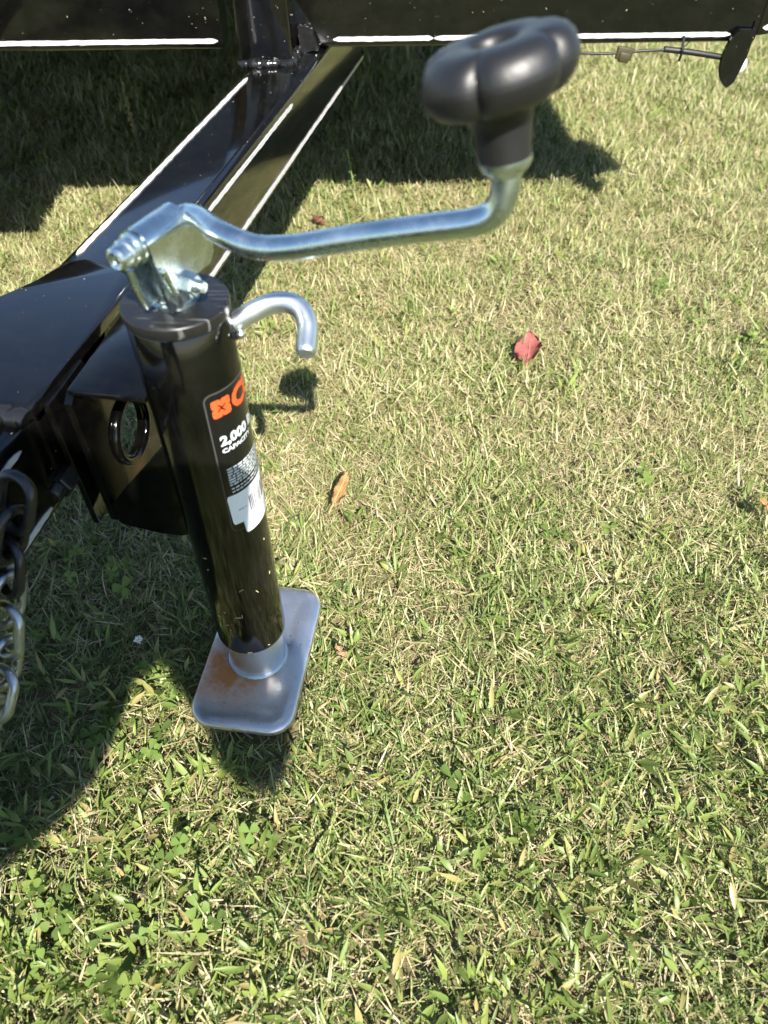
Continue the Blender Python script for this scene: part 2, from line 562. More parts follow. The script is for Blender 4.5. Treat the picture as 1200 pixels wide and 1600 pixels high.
# coupler channel in front, off to the left of the camera
bm = bm_new()
add_box(bm, (0, 0, 0), (0.13, 0.36, 0.08), 0.012, 3)
add_lathe(bm, [(0.001, 0.03), (0.03, 0.028), (0.042, 0.01), (0.042, -0.03), (0.036, -0.045), (0.001, -0.045)], 24, Matrix.Translation((0, -0.19, 0.02)))
add_box(bm, (0, 0.02, 0.055), (0.03, 0.11, 0.03), 0.008, 2)
bmesh.ops.transform(bm, matrix=Matrix.Translation(tp(-0.86, -0.09, TT - 0.03)) @ Matrix.Rotation(0.02, 4, 'Z'), verts=bm.verts)
tpart('coupler', bm, M['frame'])

# doubler plate lying on the arm, with rolled edge and a wing to the left
bm = bm_new()
outl = [(-0.012, 0.0045), (0.02, 0.0045), (0.135, 0.0045), (0.152, -0.008), (0.164, -0.045), (0.156, -0.060), (0.125, -0.066), (0.104, -0.072), (0.084, -0.085), (0.060, -0.118), (0.050, -0.150), (-0.004, -0.150), (-0.012, -0.14)]
vs_ = add_prism(bm, outl, lambda u, v, t: tp(u, v, t), TT + 0.0005, TT + 0.0085)
es = [e for e in bm.edges if min(v.co.z for v in e.verts) > TT + 0.008]
bmesh.ops.bevel(bm, geom=es, offset=0.0045, segments=4, profile=0.5, affect='EDGES')
tpart('doubler_plate', bm, M['frame'], angle=60)
w = weld_bead([tp(-0.014, 0.003, TT + 0.003), tp(-0.016, -0.02, TT + 0.004), tp(-0.013, -0.05, TT + 0.004), tp(-0.015, -0.074, TT + 0.003)], 0.0065, 0.006, 4)
tpart('weld_bead', w, M['weld'])
w = weld_bead([tp(0.158, -0.015, TT + 0.001), tp(0.167, -0.046, TT + 0.001), tp(0.160, -0.061, TT + 0.001)], 0.003, 0.004, 5)
tpart('weld_bead', w, M['weld'])
tpart('weld_bead', weld_bead([tp(0.106, -0.075, TT + 0.001), tp(0.086, -0.088, TT + 0.001), tp(0.062, -0.120, TT + 0.001)], 0.0036, 0.005, 15), M['weld'])

# front beam, in two lengths with the upright between them
BYAW = R(2.5)
BZ0, BZ1 = 0.2885, 0.470
def bp(x, d, z): return Vector((x * math.cos(BYAW) - d * math.sin(BYAW), 1.069 + x * math.sin(BYAW) + d * math.cos(BYAW), z))
def beam(x0, x1):
    bm = bm_new()
    L = x1 - x0
    prof = rounded_rect(0.06, BZ1 - BZ0, 0.007, 5)
    rings = []
    n = max(2, int(L / 0.1))
    for i in range(n + 1):
        x = x0 + L * i / n
        rings.append([bm.verts.new(bp(x, 0.03 + u, (BZ0 + BZ1) / 2 + v)) for u, v in prof])
    k_ = len(prof)
    for a, b_ in zip(rings[:-1], rings[1:]):
        for k in range(k_):
            bm.faces.new((a[k], a[(k + 1) % k_], b_[(k + 1) % k_], b_[k]))
    bm.faces.new(rings[0][::-1]); bm.faces.new(rings[-1])
    return bm
tpart('front_beam', beam(-1.28, -0.2025), M['frame'])
tpart('front_beam', beam(-0.145, 0.478), M['frame'])
# box upright standing on the arm against the beam
bm = bm_new()
add_box(bm, (0, 0, 0), (0.063, 0.064, 0.34), 0.004, 3)
bmesh.ops.transform(bm, matrix=Matrix.Translation((-0.1440, 1.033, TT + 0.171)) @ Matrix.Rotation(R(2.5), 4, 'Z') @ Matrix.Rotation(R(0), 4, 'X'), verts=bm.verts)
tpart('upright_post', bm, M['frame'])
tpart('weld_bead', weld_bead([(-0.172, 1.0005, TT + 0.002), (-0.145, 0.9985, TT + 0.003), (-0.113, 1.0015, TT + 0.002), (-0.1085, 1.03, TT + 0.002), (-0.1075, 1.056, TT + 0.002)], 0.0052, 0.005, 9), M['weld'])
# gusset scab between post and beam with rough weld
w = bm_new()
pp = [(-0.106, TT + 0.0), (-0.082, TT + 0.002), (-0.088, TT + 0.022), (-0.106, TT + 0.028)]
add_prism(w, pp, lambda u, v, t: Vector((u, t, v)), 1.052, 1.066)
bmesh.ops.subdivide_edges(w, edges=w.edges, cuts=5, use_grid_fill=True)
for v in w.verts:
    v.co += Vector((random.uniform(-1, 1), random.uniform(-1, 1), random.uniform(-1, 1))) * 0.0009
tpart('weld_patch', w, M['weld'])

# side rails, crossmembers, deck planks behind
for x in (0.447, -1.245):
    bm = bm_new(); tube_beam(bm, 2.9, 0.06, 0.10, 0.006)
    bmesh.ops.transform(bm, matrix=Matrix.Translation(bp(x, 0.062, 0.40)) @ Matrix.Rotation(BYAW, 4, 'Z'), verts=bm.verts)
    tpart('side_rail', bm, M['frame'])
for k in range(5):
    bm = bm_new(); add_box(bm, (0, 0, 0), (1.628, 0.04, 0.07), 0.004)
    bmesh.ops.transform(bm, matrix=Matrix.Translation(bp(-0.399, 0.35 + k * 0.6, 0.352)) @ Matrix.Rotation(BYAW, 4, 'Z'), verts=bm.verts)
    tpart('crossmember', bm, M['frame'])
pw = 1.745 / 12
for k in range(12):
    bm = bm_new(); add_box(bm, (0, 0, 0), (pw - (0.012 if k == 6 else 0.0006), 2.90, 0.036), 0.0004, 1)
    bmesh.ops.transform(bm, matrix=Matrix.Translation(bp(-1.27 + pw * (k + 0.5), 0.0615 + 1.45, 0.4345 + 0.0006 * (k % 2))) @ Matrix.Rotation(BYAW, 4, 'Z'), verts=bm.verts)
    tpart('deck_plank', bm, M['wood'])
# rear crossmember, wheels and fenders
bm = bm_new(); add_box(bm, (0, 0, 0), (1.75, 0.05, 0.10), 0.006)
bmesh.ops.transform(bm, matrix=Matrix.Translation(bp(-0.399, 2.99, 0.35)) @ Matrix.Rotation(BYAW, 4, 'Z'), verts=bm.verts)
tpart('rear_beam', bm, M['frame'])
for x in (0.63, -1.42):
    c0 = bp(x, 1.75, 0.29)
    mt = Matrix.Translation(c0) @ Matrix.Rotation(BYAW, 4, 'Z') @ Matrix.Rotation(R(90), 4, 'Y')
    bm = bm_new(); add_lathe(bm, [(0.19, -0.085), (0.27, -0.09), (0.305, -0.07), (0.31, 0), (0.305, 0.07), (0.27, 0.09), (0.19, 0.085)], 48, mt, False)
    wh = tpart('wheel', bm, M['rubber'])
    bm = bm_new(); add_lathe(bm, [(0.001, -0.05), (0.05, -0.055), (0.06, -0.02), (0.15, -0.01), (0.19, -0.08), (0.195, -0.085), (0.195, 0.085), (0.15, 0.02), (0.001, 0.02)], 40, mt)
    bmesh.ops.transform(bm, matrix=ti, verts=bm.verts)
    finish('rim', bm, M['rim'], wh)
    bm = bm_new()
    for rr_, flip in ((0.36, 0),):
        arc = [(0.37 * math.cos(R(a)), 0.34 * math.sin(R(a))) for a in range(0, 181, 12)]
        inn = [(0.366 * math.cos(R(a)), 0.336 * math.sin(R(a))) for a in range(180, -1, -12)]
        add_prism(bm, arc + inn, lambda u, v, t: c0 + Vector((t, u, v + 0.02)), -0.115, 0.115)
    tpart('fender', bm, M['frame'])
bm = bm_new(); add_tube(bm, [bp(-1.36, 1.75, 0.29), bp(0.58, 1.75, 0.29)], 0.03, 16)
tpart('axle', bm, M['frame'])

# unseen steel box added on the left-hand arm to cast shade at the left
tb = empty('added_shade_box', (-0.745, 0.97, 0.288))
tag(tb, 'unseen black steel box added on the left-hand tongue arm to cast shade', 'added shade box')
bm = bm_new(); add_box(bm, (0, 0, 0.09), (0.52, 0.17, 0.178), 0.006, 2)
finish('body', bm, M['frame'], tb)
bm = bm_new(); add_box(bm, (0, 0, 0.196), (0.53, 0.18, 0.030), 0.008, 2)
finish('lid', bm, M['frame'], tb)
for x in (-0.15, 0.15):
    bm = bm_new(); add_box(bm, (x, -0.0915, 0.165), (0.03, 0.008, 0.05), 0.002, 2)
    finish('latch', bm, M['dullzinc'], tb)

# white pinstripes
yv, zv = Vector((0, -1, 0)), Vector((0, 0, 1))
bn = Vector((math.sin(BYAW), -math.cos(BYAW), 0))
for i, (x0, x1) in enumerate(((-1.2, -0.2085), (-0.064, 0.0625), (0.064, 0.222), (0.223, 0.444))):
    z = 0.2985
    tpart('pinstripe', stripe_mesh(bp(x0, -0.0002, z), bp(x1, -0.0002, z), 0.0052, bn, zv, i, 0.0003), M['stripe'])
tpart('pinstripe', stripe_mesh(tp(0.1775, -0.0645, TT + 0.0002), tp(0.600, -0.0645, TT + 0.0002), 0.0050, zv, tnor, 11), M['stripe'])
for s0, s1 in ((0.20, 0.562), (-0.6, -0.0285)):
    tpart('pinstripe', stripe_mesh(tp(s0, 0.0002, TT - 0.0115), tp(s1, 0.0002, TT - 0.0115), 0.0044, tnor, zv, 12), M['stripe'])
for s0, s1 in ((0.20, 0.93), (-0.6, -0.0265)):
    tpart('pinstripe', stripe_mesh(tp(s0, 0.0002, TB + 0.0105), tp(s1, 0.0002, TB + 0.0105), 0.0046, tnor, zv, 13), M['stripe'])

# short angled nose from the beam's end to the side rail
bm = bm_new(); add_box(bm, (0.035, 0.02, 0), (0.07, 0.04, 0.12), 0.005, 2)
nm = Matrix.Translation(bp(0.481, 0.004, 0.3535)) @ Matrix.Rotation(R(24), 4, 'Z')
bmesh.ops.transform(bm, matrix=nm, verts=bm.verts)
tpart('corner_piece', bm, M['frame'])
na_, nb_ = nm @ Vector((0.006, -0.0002, -0.050)), nm @ Vector((0.066, -0.0002, -0.050))
tpart('pinstripe', stripe_mesh(na_, nb_, 0.0066, nm.to_3x3() @ Vector((0, -1, 0)), Vector((0, 0, 1)), 31), M['stripe'])
# hanging lamp bracket at the beam's right-hand end
bm = bm_new()
ol = []
for k in range(15):
    a = R(100 + 160 * k / 14)
    ol.append((0.021 * math.cos(a), 0.034 * math.sin(a)))
ol += [(0.004, -0.028), (0.013, 0.0), (0.016, 0.032), (-0.006, 0.034)]
mb = Matrix.Translation(bp(0.459, -0.006, 0.272)) @ Matrix.Rotation(R(8), 4, 'Z') @ Matrix.Rotation(R(-4), 4, 'Y')
add_prism(bm, ol, lambda u, v, t: Vector((u, t, v)), -0.002, 0.002)
add_prism(bm, [(0.017, 0.040), (0.0122, -0.002), (0.0035, -0.030), (0.001, -0.031), (0.0097, -0.002), (0.0145, 0.040)], lambda u, v, t: Vector((u, t, v)), 0.002, 0.028)
bmesh.ops.transform(bm, matrix=mb, verts=bm.verts)
br = tpart('lamp_bracket', bm, M['frame'])
bm = bm_new()
add_lathe(bm, [(0.012, 0), (0.012, 0.006), (0.0095, 0.011), (0.005, 0.0138), (0.0005, 0.0142)], 24, mb @ Matrix.Translation((0.0085, 0.014, -0.012)) @ Matrix.Rotation(R(80), 4, 'Y'))
bmesh.ops.transform(bm, matrix=ti, verts=bm.verts)
finish('marker_lamp', bm, M['lens'], br)

# wiring slung below the beam
def wire(pts, r_): 
    bm = bm_new(); add_tube(bm, catmull(pts, 8), r_, 10); return bm
cb = tpart('wiring_cable', wire([bp(0.10, 0.03, 0.284), bp(0.17, 0.005, 0.281), bp(0.246, -0.003, 0.2805), bp(0.29, -0.004, 0.2795), bp(0.34, -0.003, 0.2820), bp(0.372, -0.003, 0.2825)], 0.0016), M['cable'])
bm = bm_new(); add_tube(bm, catmull([bp(0.362, -0.003, 0.2832), bp(0.39, -0.004, 0.2805), bp(0.42, -0.004, 0.2765), bp(0.445, -0.003, 0.2725)], 8), 0.0036, 12)
bmesh.ops.transform(bm, matrix=ti, verts=bm.verts); finish('conduit', bm, M['cable'], cb)
bm = bm_new(); add_box(bm, (0, 0, 0), (0.021, 0.005, 0.015), 0.0015, 2)
add_box(bm, (0.001, -0.001, -0.004), (0.014, 0.006, 0.012), 0.002, 2)
bmesh.ops.transform(bm, matrix=ti @ Matrix.Translation(bp(0.310, -0.005, 0.2795)) @ Matrix.Rotation(R(8), 4, 'Y'), verts=bm.verts)
finish('tape_wrap', bm, M['tag'], cb)
bm = bm_new(); add_tube(bm, [bp(0.3835, -0.0025, 0.298), bp(0.384, -0.005, 0.288), bp(0.3835, -0.010, 0.283), bp(0.383, -0.008, 0.271)], 0.0017, 8)
add_tube(bm, [bp(0.385, -0.004, 0.284), bp(0.397, 0.004, 0.291)], 0.0008, 6)
bmesh.ops.transform(bm, matrix=ti, verts=bm.verts); finish('cable_tie', bm, M['cable'], cb)

# ------------------------------------------------------------------ the jack
JX, JY = -0.113, 0.353
JR = 0.0285
jack = empty('trailer_jack', (JX, JY, 0))
tag(jack, 'black tubular trailer jack with zinc crank handle standing on a galvanised foot plate', 'jack')
jm = Matrix.Translation((-JX, -JY, 0))
def jpart(name, bm, m, parent=None, local=False, **kw):
    if not local:
        bmesh.ops.transform(bm, matrix=jm, verts=bm.verts)
    return finish(name, bm, m, parent or jack, **kw)

bm = bm_new()
add_lathe(bm, [(JR - 0.0035, 0.060), (JR - 0.003, 0.0515), (JR - 0.001, 0.051), (JR, 0.0525), (JR, 0.055), (JR, 0.10), (JR, 0.20), (JR, 0.30), (JR, 0.3565), (JR - 0.0008, 0.3575)], 96)
jpart('outer_tube', bm, M['jack'], local=True)
bm = bm_new()
add_lathe(bm, [(JR - 0.001, 0.3572), (JR + 0.0006, 0.3580), (JR + 0.0009, 0.3595), (JR + 0.0010, 0.3600), (JR + 0.0010, 0.3636), (JR + 0.0008, 0.3644), (JR + 0.0002, 0.3649), (JR - 0.0004, 0.3650), (JR - 0.002, 0.3650), (0.013, 0.3650), (0.0001, 0.3650)], 96)
jpart('cap', bm, M['cap'], local=True)
bm = bm_new()
add_lathe(bm, [(0.0238, 0.004), (0.0238, 0.06)], 72)
jpart('inner_tube', bm, M['dullzinc'], local=True)
bm = bm_new()
pts = [(0.0248 * math.cos(2 * math.pi * k / 60), 0.0248 * math.sin(2 * math.pi * k / 60), 0.0068) for k in range(60)]
add_tube(bm, pts, [0.0016 * (1.1 if k % 2 else 0.9) for k in range(60)], 8, closed=True)
jpart('weld_ring', bm, M['dullzinc'], local=True)

# foot plate: shallow pressed dish with down-turned, rounded rim
bm = bm_new()
PW, PL, PR_ = 0.0905, 0.151, 0.021
prof = [(0.0, 0.0000), (0.0004, 0.0030), (0.0012, 0.0045), (0.0035, 0.0056), (0.010, 0.0064), (0.018, 0.0056), (0.022, 0.0052)]
rings = []
for ins, z in prof:
    rr_ = max(0.004, PR_ - ins)
    rings.append([bm.verts.new((x, y, z)) for x, y in rounded_rect(PW - 2 * ins, PL - 2 * ins, rr_, 8)])
k_ = len(rings[0])
for a, b_ in zip(rings[:-1], rings[1:]):
    for k in range(k_):
        bm.faces.new((a[k], a[(k + 1) % k_], b_[(k + 1) % k_], b_[k]))
bm.faces.new(rings[-1]); bm.faces.new(rings[0][::-1])
plate = jpart('foot_plate', bm, M['plate'], local=True, angle=70)
plate.location = (0.0005, 0.003, 0)
plate.rotation_euler = (0, 0, R(-8.0))

# swivel bracket between the tongue and the tube
BA = R(-9)
bo = Vector((-0.150, 0.350, 0))
bx, by = Vector((math.cos(BA), math.sin(BA), 0)), Vector((-math.sin(BA), math.cos(BA), 0))
def bq(u, v, z): return bo + bx * u + by * v + Vector((0, 0, z))
bm = bm_new()
def slab(bm, p, du, dv, dz, bev=0.0012):
    add_box(bm, (0, 0, 0), (du, dv, dz), bev, 2, Matrix.Translation(p) @ Matrix.Rotation(BA, 4, 'Z'))
slab(bm, bq(-0.019, 0.049, 0.2975), 0.051, 0.098, 0.005, 0.002)      # top of the channel
br_ = jpart('swivel_bracket', bm, M['jack'])
# left flange with the pivot hole
def holed_plate(u0, t, v0, v1, z0, z1, hc, hr, seg=40, bottom_r=0.0):
    bm = bm_new()
    n = seg
    ring_i, ring_o = [], []
    for side in (0, 1):
        ri, ro = [], []
        for k in range(n):
            a = 2 * math.pi * k / n
            cx, sz = math.cos(a), math.sin(a)
            ri.append(bm.verts.new(bq(u0 + t * side, hc[0] + hr * cx, hc[1] + hr * sz)))
            tt = 1e9
            if cx > 1e-6: tt = min(tt, (v1 - hc[0]) / cx)
            if cx < -1e-6: tt = min(tt, (v0 - hc[0]) / cx)
            if sz > 1e-6: tt = min(tt, (z1 - hc[1]) / sz)
            if sz < -1e-6: tt = min(tt, (z0 - hc[1]) / sz)
            ro.append(bm.verts.new(bq(u0 + t * side, hc[0] + tt * cx, hc[1] + tt * sz)))
        ring_i.append(ri); ring_o.append(ro)
    for k in range(n):
        j = (k + 1) % n
        bm.faces.new((ring_i[0][k], ring_i[0][j], ring_o[0][j], ring_o[0][k]))
        bm.faces.new((ring_i[1][k], ring_o[1][k], ring_o[1][j], ring_i[1][j]))
        bm.faces.new((ring_i[0][k], ring_i[1][k], ring_i[1][j], ring_i[0][j]))
        bm.faces.new((ring_o[0][k], ring_o[0][j], ring_o[1][j], ring_o[1][k]))
    return bm
# corners of the outline fall exactly on ring directions only by luck; 8*5 directions keep them square enough
bm = holed_plate(-0.0475, 0.005, -0.002, 0.100, 0.181, 0.2949, (0.050, 0.227), 0.0215, 64)
jpart('left_flange', bm, M['jack'], br_)
bm = bm_new()
ringpts = [bq(-0.0415, 0.050 + 0.0240 * math.cos(2 * math.pi * k / 40), 0.227 + 0.0240 * math.sin(2 * math.pi * k / 40)) for k in range(40)]
add_tube(bm, ringpts, 0.0032, 10, closed=True)
jpart('pivot_collar', bm, M['jack'], br_)
bm = bm_new()
slab(bm, bq(0.0085, 0.054, 0.1980), 0.004, 0.088, 0.1940, 0.001)  # lower part, hidden behind the tube, added to block grass reflections
jpart('right_flange', bm, M['jack'], br_)
bm = bm_new()
tri = [(-0.0424, 0.181), (-0.034, 0.178), (-0.012, 0.174), (0.004, 0.1745), (0.0095, 0.177), (0.012, 0.183), (0.013, 0.262), (0.009, 0.262), (-0.0424, 0.200)]
add_prism(bm, tri, lambda u, v, t: bq(u, t, v), -0.001, 0.003)
jpart('gusset', bm, M['jack'], br_)
bm = bm_new()
slab(bm, bq(-0.0590, 0.020, 0.2350), 0.005, 0.048, 0.110, 0.001)
jpart('mount_plate', bm, M['jack'], br_)
for v, z in ((-0.009, 0.228),):
    bm = bm_new()
    mt = Matrix.Translation(bq(-0.0665, v, z)) @ Matrix.Rotation(BA, 4, 'Z') @ Matrix.Rotation(R(90), 4, 'X')
    add_lathe(bm, [(0.0098, -0.007), (0.0098, 0.006), (0.0088, 0.0075)], 6, mt)
    add_lathe(bm, [(0.0055, -0.030), (0.0055, 0.014), (0.0045, 0.0155)], 20, mt)
    jpart('mounting_bolt', bm, M['chainblack'], br_)
# bead joining bracket to tube
jpart('weld_bead', weld_bead([bq(0.0075, 0.040, 0.300), bq(0.0085, 0.015, 0.2995), bq(0.0095, 0.002, 0.2975)], 0.0022, 0.003, 21), M['weld'], br_)

# crank head: a rolled sheet clevis, its pin bolt and the washer below
CZ = 0.365
bm = bm_new()
add_lathe(bm, [(0.0135, CZ + 0.0002), (0.0135, CZ + 0.0018), (0.0118, CZ + 0.0024), (0.0118, CZ + 0.0042), (0.0108, CZ + 0.0050), (0.0001, CZ + 0.0050)], 40, Matrix.Translation((JX, JY, 0)))
jpart('washer', bm, M['zinc'])
bm = bm_new()
add_lathe(bm, [(0.0078, CZ + 0.003), (0.0078, CZ + 0.030), (0.0066, CZ + 0.032)], 24, Matrix.Translation((JX, JY, 0)))
jpart('screw_shaft', bm, M['zinc'])
A0, A1 = Vector((-0.1185, 0.3300, 0.4065)), Vector((-0.1050, 0.3580, 0.4065))
ad = (A1 - A0).normalized()
an = Vector((ad.y, -ad.x, 0))
BRL = 0.0088
bm = bm_new()
# inverted-U sheet: outer profile round the barrel, then two cheeks down to the shaft
def clevis_prof(off):
    pr = []
    r_ = BRL + off
    for k in range(0, 19):
        a = R(180 * k / 18)
        pr.append((r_ * math.cos(a), r_ * math.sin(a)))
    return pr
outer, inner = clevis_prof(0), clevis_prof(-0.0026)
low_r, low_l = -0.037, -0.036
po = [(BRL - 0.0008, low_r)] + outer + [(-BRL + 0.0008, low_l)]
pi_ = [(-BRL + 0.0034, low_l)] + inner[::-1] + [(BRL - 0.0034, low_r)]
bcen = (A0 + A1) / 2
LB = (A1 - A0).length
def clev(u, v, t): return A0 + ad * t + an * u + Vector((0, 0, v))
rings = []
for t in (0.0, 0.25, 0.5, 0.75, 1.0):
    rings.append([bm.verts.new(clev(u, v, LB * (t if v > -0.02 else 0.18 + t * (0.78 if u > 0 else 0.5)))) for u, v in po + pi_])
k_ = len(rings[0])
for a, b_ in zip(rings[:-1], rings[1:]):
    for k in range(k_):
        bm.faces.new((a[k], a[(k + 1) % k_], b_[(k + 1) % k_], b_[k]))
np_, ni = len(po), len(pi_)
for rg_, fl in ((rings[0], 1), (rings[-1], 0)):
    for k in range(np_ - 1):
        q = (rg_[k], rg_[k + 1], rg_[k_ - 2 - k], rg_[k_ - 1 - k])
        try: bm.faces.new(q)
        except ValueError: pass
clevis = jpart('crank_clevis', bm, M['zinc'], angle=35)
# flared wing of the cheek behind
bm = bm_new()
wing = [(0.018, -0.003), (LB + 0.012, -0.003), (LB + 0.0155, -0.007), (LB + 0.0155, -0.022), (LB + 0.011, -0.027), (0.022, -0.027)]
add_prism(bm, wing, lambda u, v, t: A0 + ad * u + an * t + Vector((0, 0, v)), BRL - 0.0031, BRL - 0.0006)
jpart('cheek_wing', bm, M['zinc'], clevis)
# rolled lip at the cheek's near edge
bm = bm_new()
add_tube(bm, catmull([clev(BRL + 0.0012, -0.012, 0.004), clev(BRL + 0.0022, -0.020, 0.006), clev(BRL + 0.0012, -0.030, 0.010), clev(BRL - 0.002, -0.037, 0.013)], 6), [0.0016] * 19, 10)
add_tube(bm, catmull([clev(-BRL + 0.002, -0.012, -0.001), clev(-BRL + 0.001, -0.024, 0.001), clev(-BRL + 0.002, -0.036, 0.004)], 6), [0.0026] * 13, 10)
jpart('cheek_lip', bm, M['zinc'], clevis)
# hex pivot bolt through the cheeks, low on the right
bm = bm_new()
mt = Matrix.Translation(clev(BRL - 0.001, -0.0285, LB * 0.70)) @ an.to_track_quat('Z', 'Y').to_matrix().to_4x4()
add_lathe(bm, [(0.0062, 0.0), (0.0062, 0.0046), (0.0054, 0.0054)], 6, mt)
add_lathe(bm, [(0.0036, 0.004), (0.0036, 0.0092), (0.0028, 0.0102)], 20, mt)
jpart('pivot_bolt', bm, M['zinc'], clevis, angle=25)
# crank rod: bolt end through the barrel, then the S-bend and the long arm
ROD = 0.0058
rodpts = [A0 - ad * 0.0135, A0 - ad * 0.006, A0 + ad * 0.012, A1 - ad * 0.004, Vector((-0.0985, 0.3600, 0.4078)), Vector((-0.0905, 0.3520, 0.4098)), Vector((-0.0785, 0.3355, 0.4112)),
          Vector((-0.0610, 0.3260, 0.4092)), Vector((-0.0415, 0.3190, 0.4125)), Vector((-0.0110, 0.3070, 0.4235)), Vector((0.0200, 0.2955, 0.4335)), Vector((0.0355, 0.2905, 0.4380)),
          Vector((0.0440, 0.2885, 0.4430)), Vector((0.0475, 0.2880, 0.4520)), Vector((0.0470, 0.2885, 0.4620)), Vector((0.0460, 0.2890, 0.4720))]
bm = bm_new()
add_tube(bm, catmull(rodpts, 8), ROD, 24)
crank = jpart('crank_arm', bm, M['zinc'])
bm = bm_new()
mt = Matrix.Translation(A0 - ad * 0.0145) @ ad.to_track_quat('Z', 'Y').to_matrix().to_4x4()
add_lathe(bm, [(0.0020, 0.004), (0.0024, 0.0006), (0.0042, -0.0004), (0.0060, 0.0010), (0.0063, 0.0036), (0.0060, 0.0062), (0.0070, 0.0070), (0.0072, 0.0090), (0.0065, 0.0104), (0.0065, 0.0112), (0.0080, 0.0120), (0.0080, 0.0140)], 32, mt)
jpart('staked_end', bm, M['zinc'], crank)
KU = Vector((-0.20, 0.08, 0.975)).normalized()
KB = Vector((0.0462, 0.2888, 0.4640))
km = Matrix.Translation(KB) @ KU.to_track_quat('Z', 'Y').to_matrix().to_4x4()
bm = bm_new()
add_lathe(bm, [(0.0058, -0.006), (0.0092, -0.0030), (0.0102, -0.001), (0.0102, 0.0008)], 32, km)
jpart('rod_collar', bm, M['zinc'], crank)

# grip knob: five-lobed moulding with a dished top, on a tapered neck
KR = 0.0285
kprof = [(0.0100, 0.0004), (0.0104, 0.006), (0.0110, 0.012), (0.0120, 0.0175), (0.0150, 0.0190), (0.0195, 0.0196), (0.0240, 0.0214), (0.0270, 0.0246), (0.0284, 0.0282), (0.0287, 0.0298), (0.02875, 0.0303), (0.0288, 0.0306), (0.02875, 0.0309), (0.0287, 0.0314), (0.0283, 0.0330),
         (0.0272, 0.0360), (0.0250, 0.0384), (0.0220, 0.0399), (0.0185, 0.0405), (0.0150, 0.0406), (0.0115, 0.0404), (0.0090, 0.0397), (0.0078, 0.0382), (0.0074, 0.0360), (0.0072, 0.0310), (0.0040, 0.0304), (0.0003, 0.0302)]
bm = bm_new()
seg = 160
inv = km.inverted()
camdir = (inv @ Vector((0, 0, 0.58)))
az0 = math.atan2(camdir.y, camdir.x) + R(-17)
rings = []
for r_, z in kprof:
    wgt = min(1, max(0, (r_ - 0.0125) / 0.010))
    ring = []
    for k in range(seg):
        a = 2 * math.pi * k / seg
        lob = abs(math.sin(2.5 * (a - az0)))             # zero in the valleys
        f = 1 - wgt * 0.125 * (1 - lob) ** 3.0 - (0.006 if abs(z - 0.0306) < 0.0002 else 0)
        zz = z
        if z > 0.034 and r_ > 0.012:
            zz = z - 0.0004 * wgt * (1 - lob) ** 2
        ring.append(bm.verts.new((r_ * f * math.cos(a), r_ * f * math.sin(a), zz)))
    rings.append(ring)
for a, b_ in zip(rings[:-1], rings[1:]):
    for k in range(seg):
        bm.faces.new((a[k], a[(k + 1) % seg], b_[(k + 1) % seg], b_[k]))
bm.faces.new(rings[-1]); bm.faces.new(rings[0][::-1])
for v in bm.verts:                                     # the head sits a little askew on its neck
    wg = min(1, max(0, (v.co.z - 0.010) / 0.009))
    h = (km.to_3x3() @ Vector((v.co.x, v.co.y, 0)))
    v.co.z += wg * (0.08 * h.x - 0.02 * h.y)
bmesh.ops.transform(bm, matrix=km, verts=bm.verts)
jpart('grip_knob', bm, M['knob'], crank, angle=75)

# pull pin with hooked handle
bm = bm_new()
hp = [(-0.0990, 0.3555, 0.3405), (-0.0870, 0.3575, 0.3450), (-0.0740, 0.3600, 0.3520), (-0.0630, 0.3615, 0.3565), (-0.0530, 0.3605, 0.3580), (-0.0455, 0.3560, 0.3560), (-0.0420, 0.3485, 0.3515), (-0.0420, 0.3410, 0.3475), (-0.0425, 0.3325, 0.3438)]
cp_ = catmull(hp, 8)
add_tube(bm, cp_, [0.0058] * (len(cp_) - 2) + [0.0056, 0.0047], 20)
pin = jpart('pull_pin', bm, M['dullzinc'])
bm = bm_new()
add_lathe(bm, [(0.0075, -0.006), (0.0085, 0.0), (0.0075, 0.004), (0.006, 0.005)], 20, Matrix.Translation((-0.0880, 0.3570, 0.3440)) @ Vector((0.9, 0.1, 0.3)).to_track_quat('Z', 'Y').to_matrix().to_4x4())
jpart('pin_boss', bm, M['weld'])
bm = bm_new()
r0 = bmesh.ops.create_icosphere(bm, subdivisions=2, radius=0.0027)
bmesh.ops.translate(bm, vec=(-0.0800, 0.3508, 0.3440), verts=bm.verts)
jpart('spring_pin', bm, M['zinc'], pin)

# ---- stickers wrapped round the tube
def wrap(bm, off):
    for v in bm.verts:
        th, z = v.co.x, v.co.y
        v.co = Vector(((JR + off + v.co.z) * math.cos(th), (JR + off + v.co.z) * math.sin(th), z))
def patch_bm(poly, off, step=R(2)):
    """flat outline in (angle, z), cut into narrow columns and wrapped"""
    bm = bm_new()
    bm.faces.new([bm.verts.new((a, z, 0)) for a, z in poly])
    lo, hi = min(a for a, _ in poly), max(a for a, _ in poly)
    k = lo + step
    while k < hi:
        bmesh.ops.bisect_plane(bm, geom=bm.verts[:] + bm.edges[:] + bm.faces[:], plane_co=(k, 0, 0), plane_no=(1, 0, 0))
        k += step
    wrap(bm, off)
    return bm
def rrect(a0, a1, z0, z1, r_):
    ra = r_ / JR
    out = []
    for cx, cz, s in ((a1 - ra, z1 - r_, 0), (a0 + ra, z1 - r_, 90), (a0 + ra, z0 + r_, 180), (a1 - ra, z0 + r_, 270)):
        for k in range(6):
            t = R(s + 18 * k)
            out.append((cx + ra * math.cos(t), cz + r_ * math.sin(t)))
    return out
def jlabel(name, bm, m, parent=None):
    return finish(name, bm, m, parent or jack, smooth=True, angle=60)
LA0, LA1 = R(-66.5), R(50)
lab = jlabel('brand_label', patch_bm(rrect(LA0 - 0.03, LA1 + 0.03, 0.2030, 0.3190, 0.005), 0.00012), M['lgrey'])
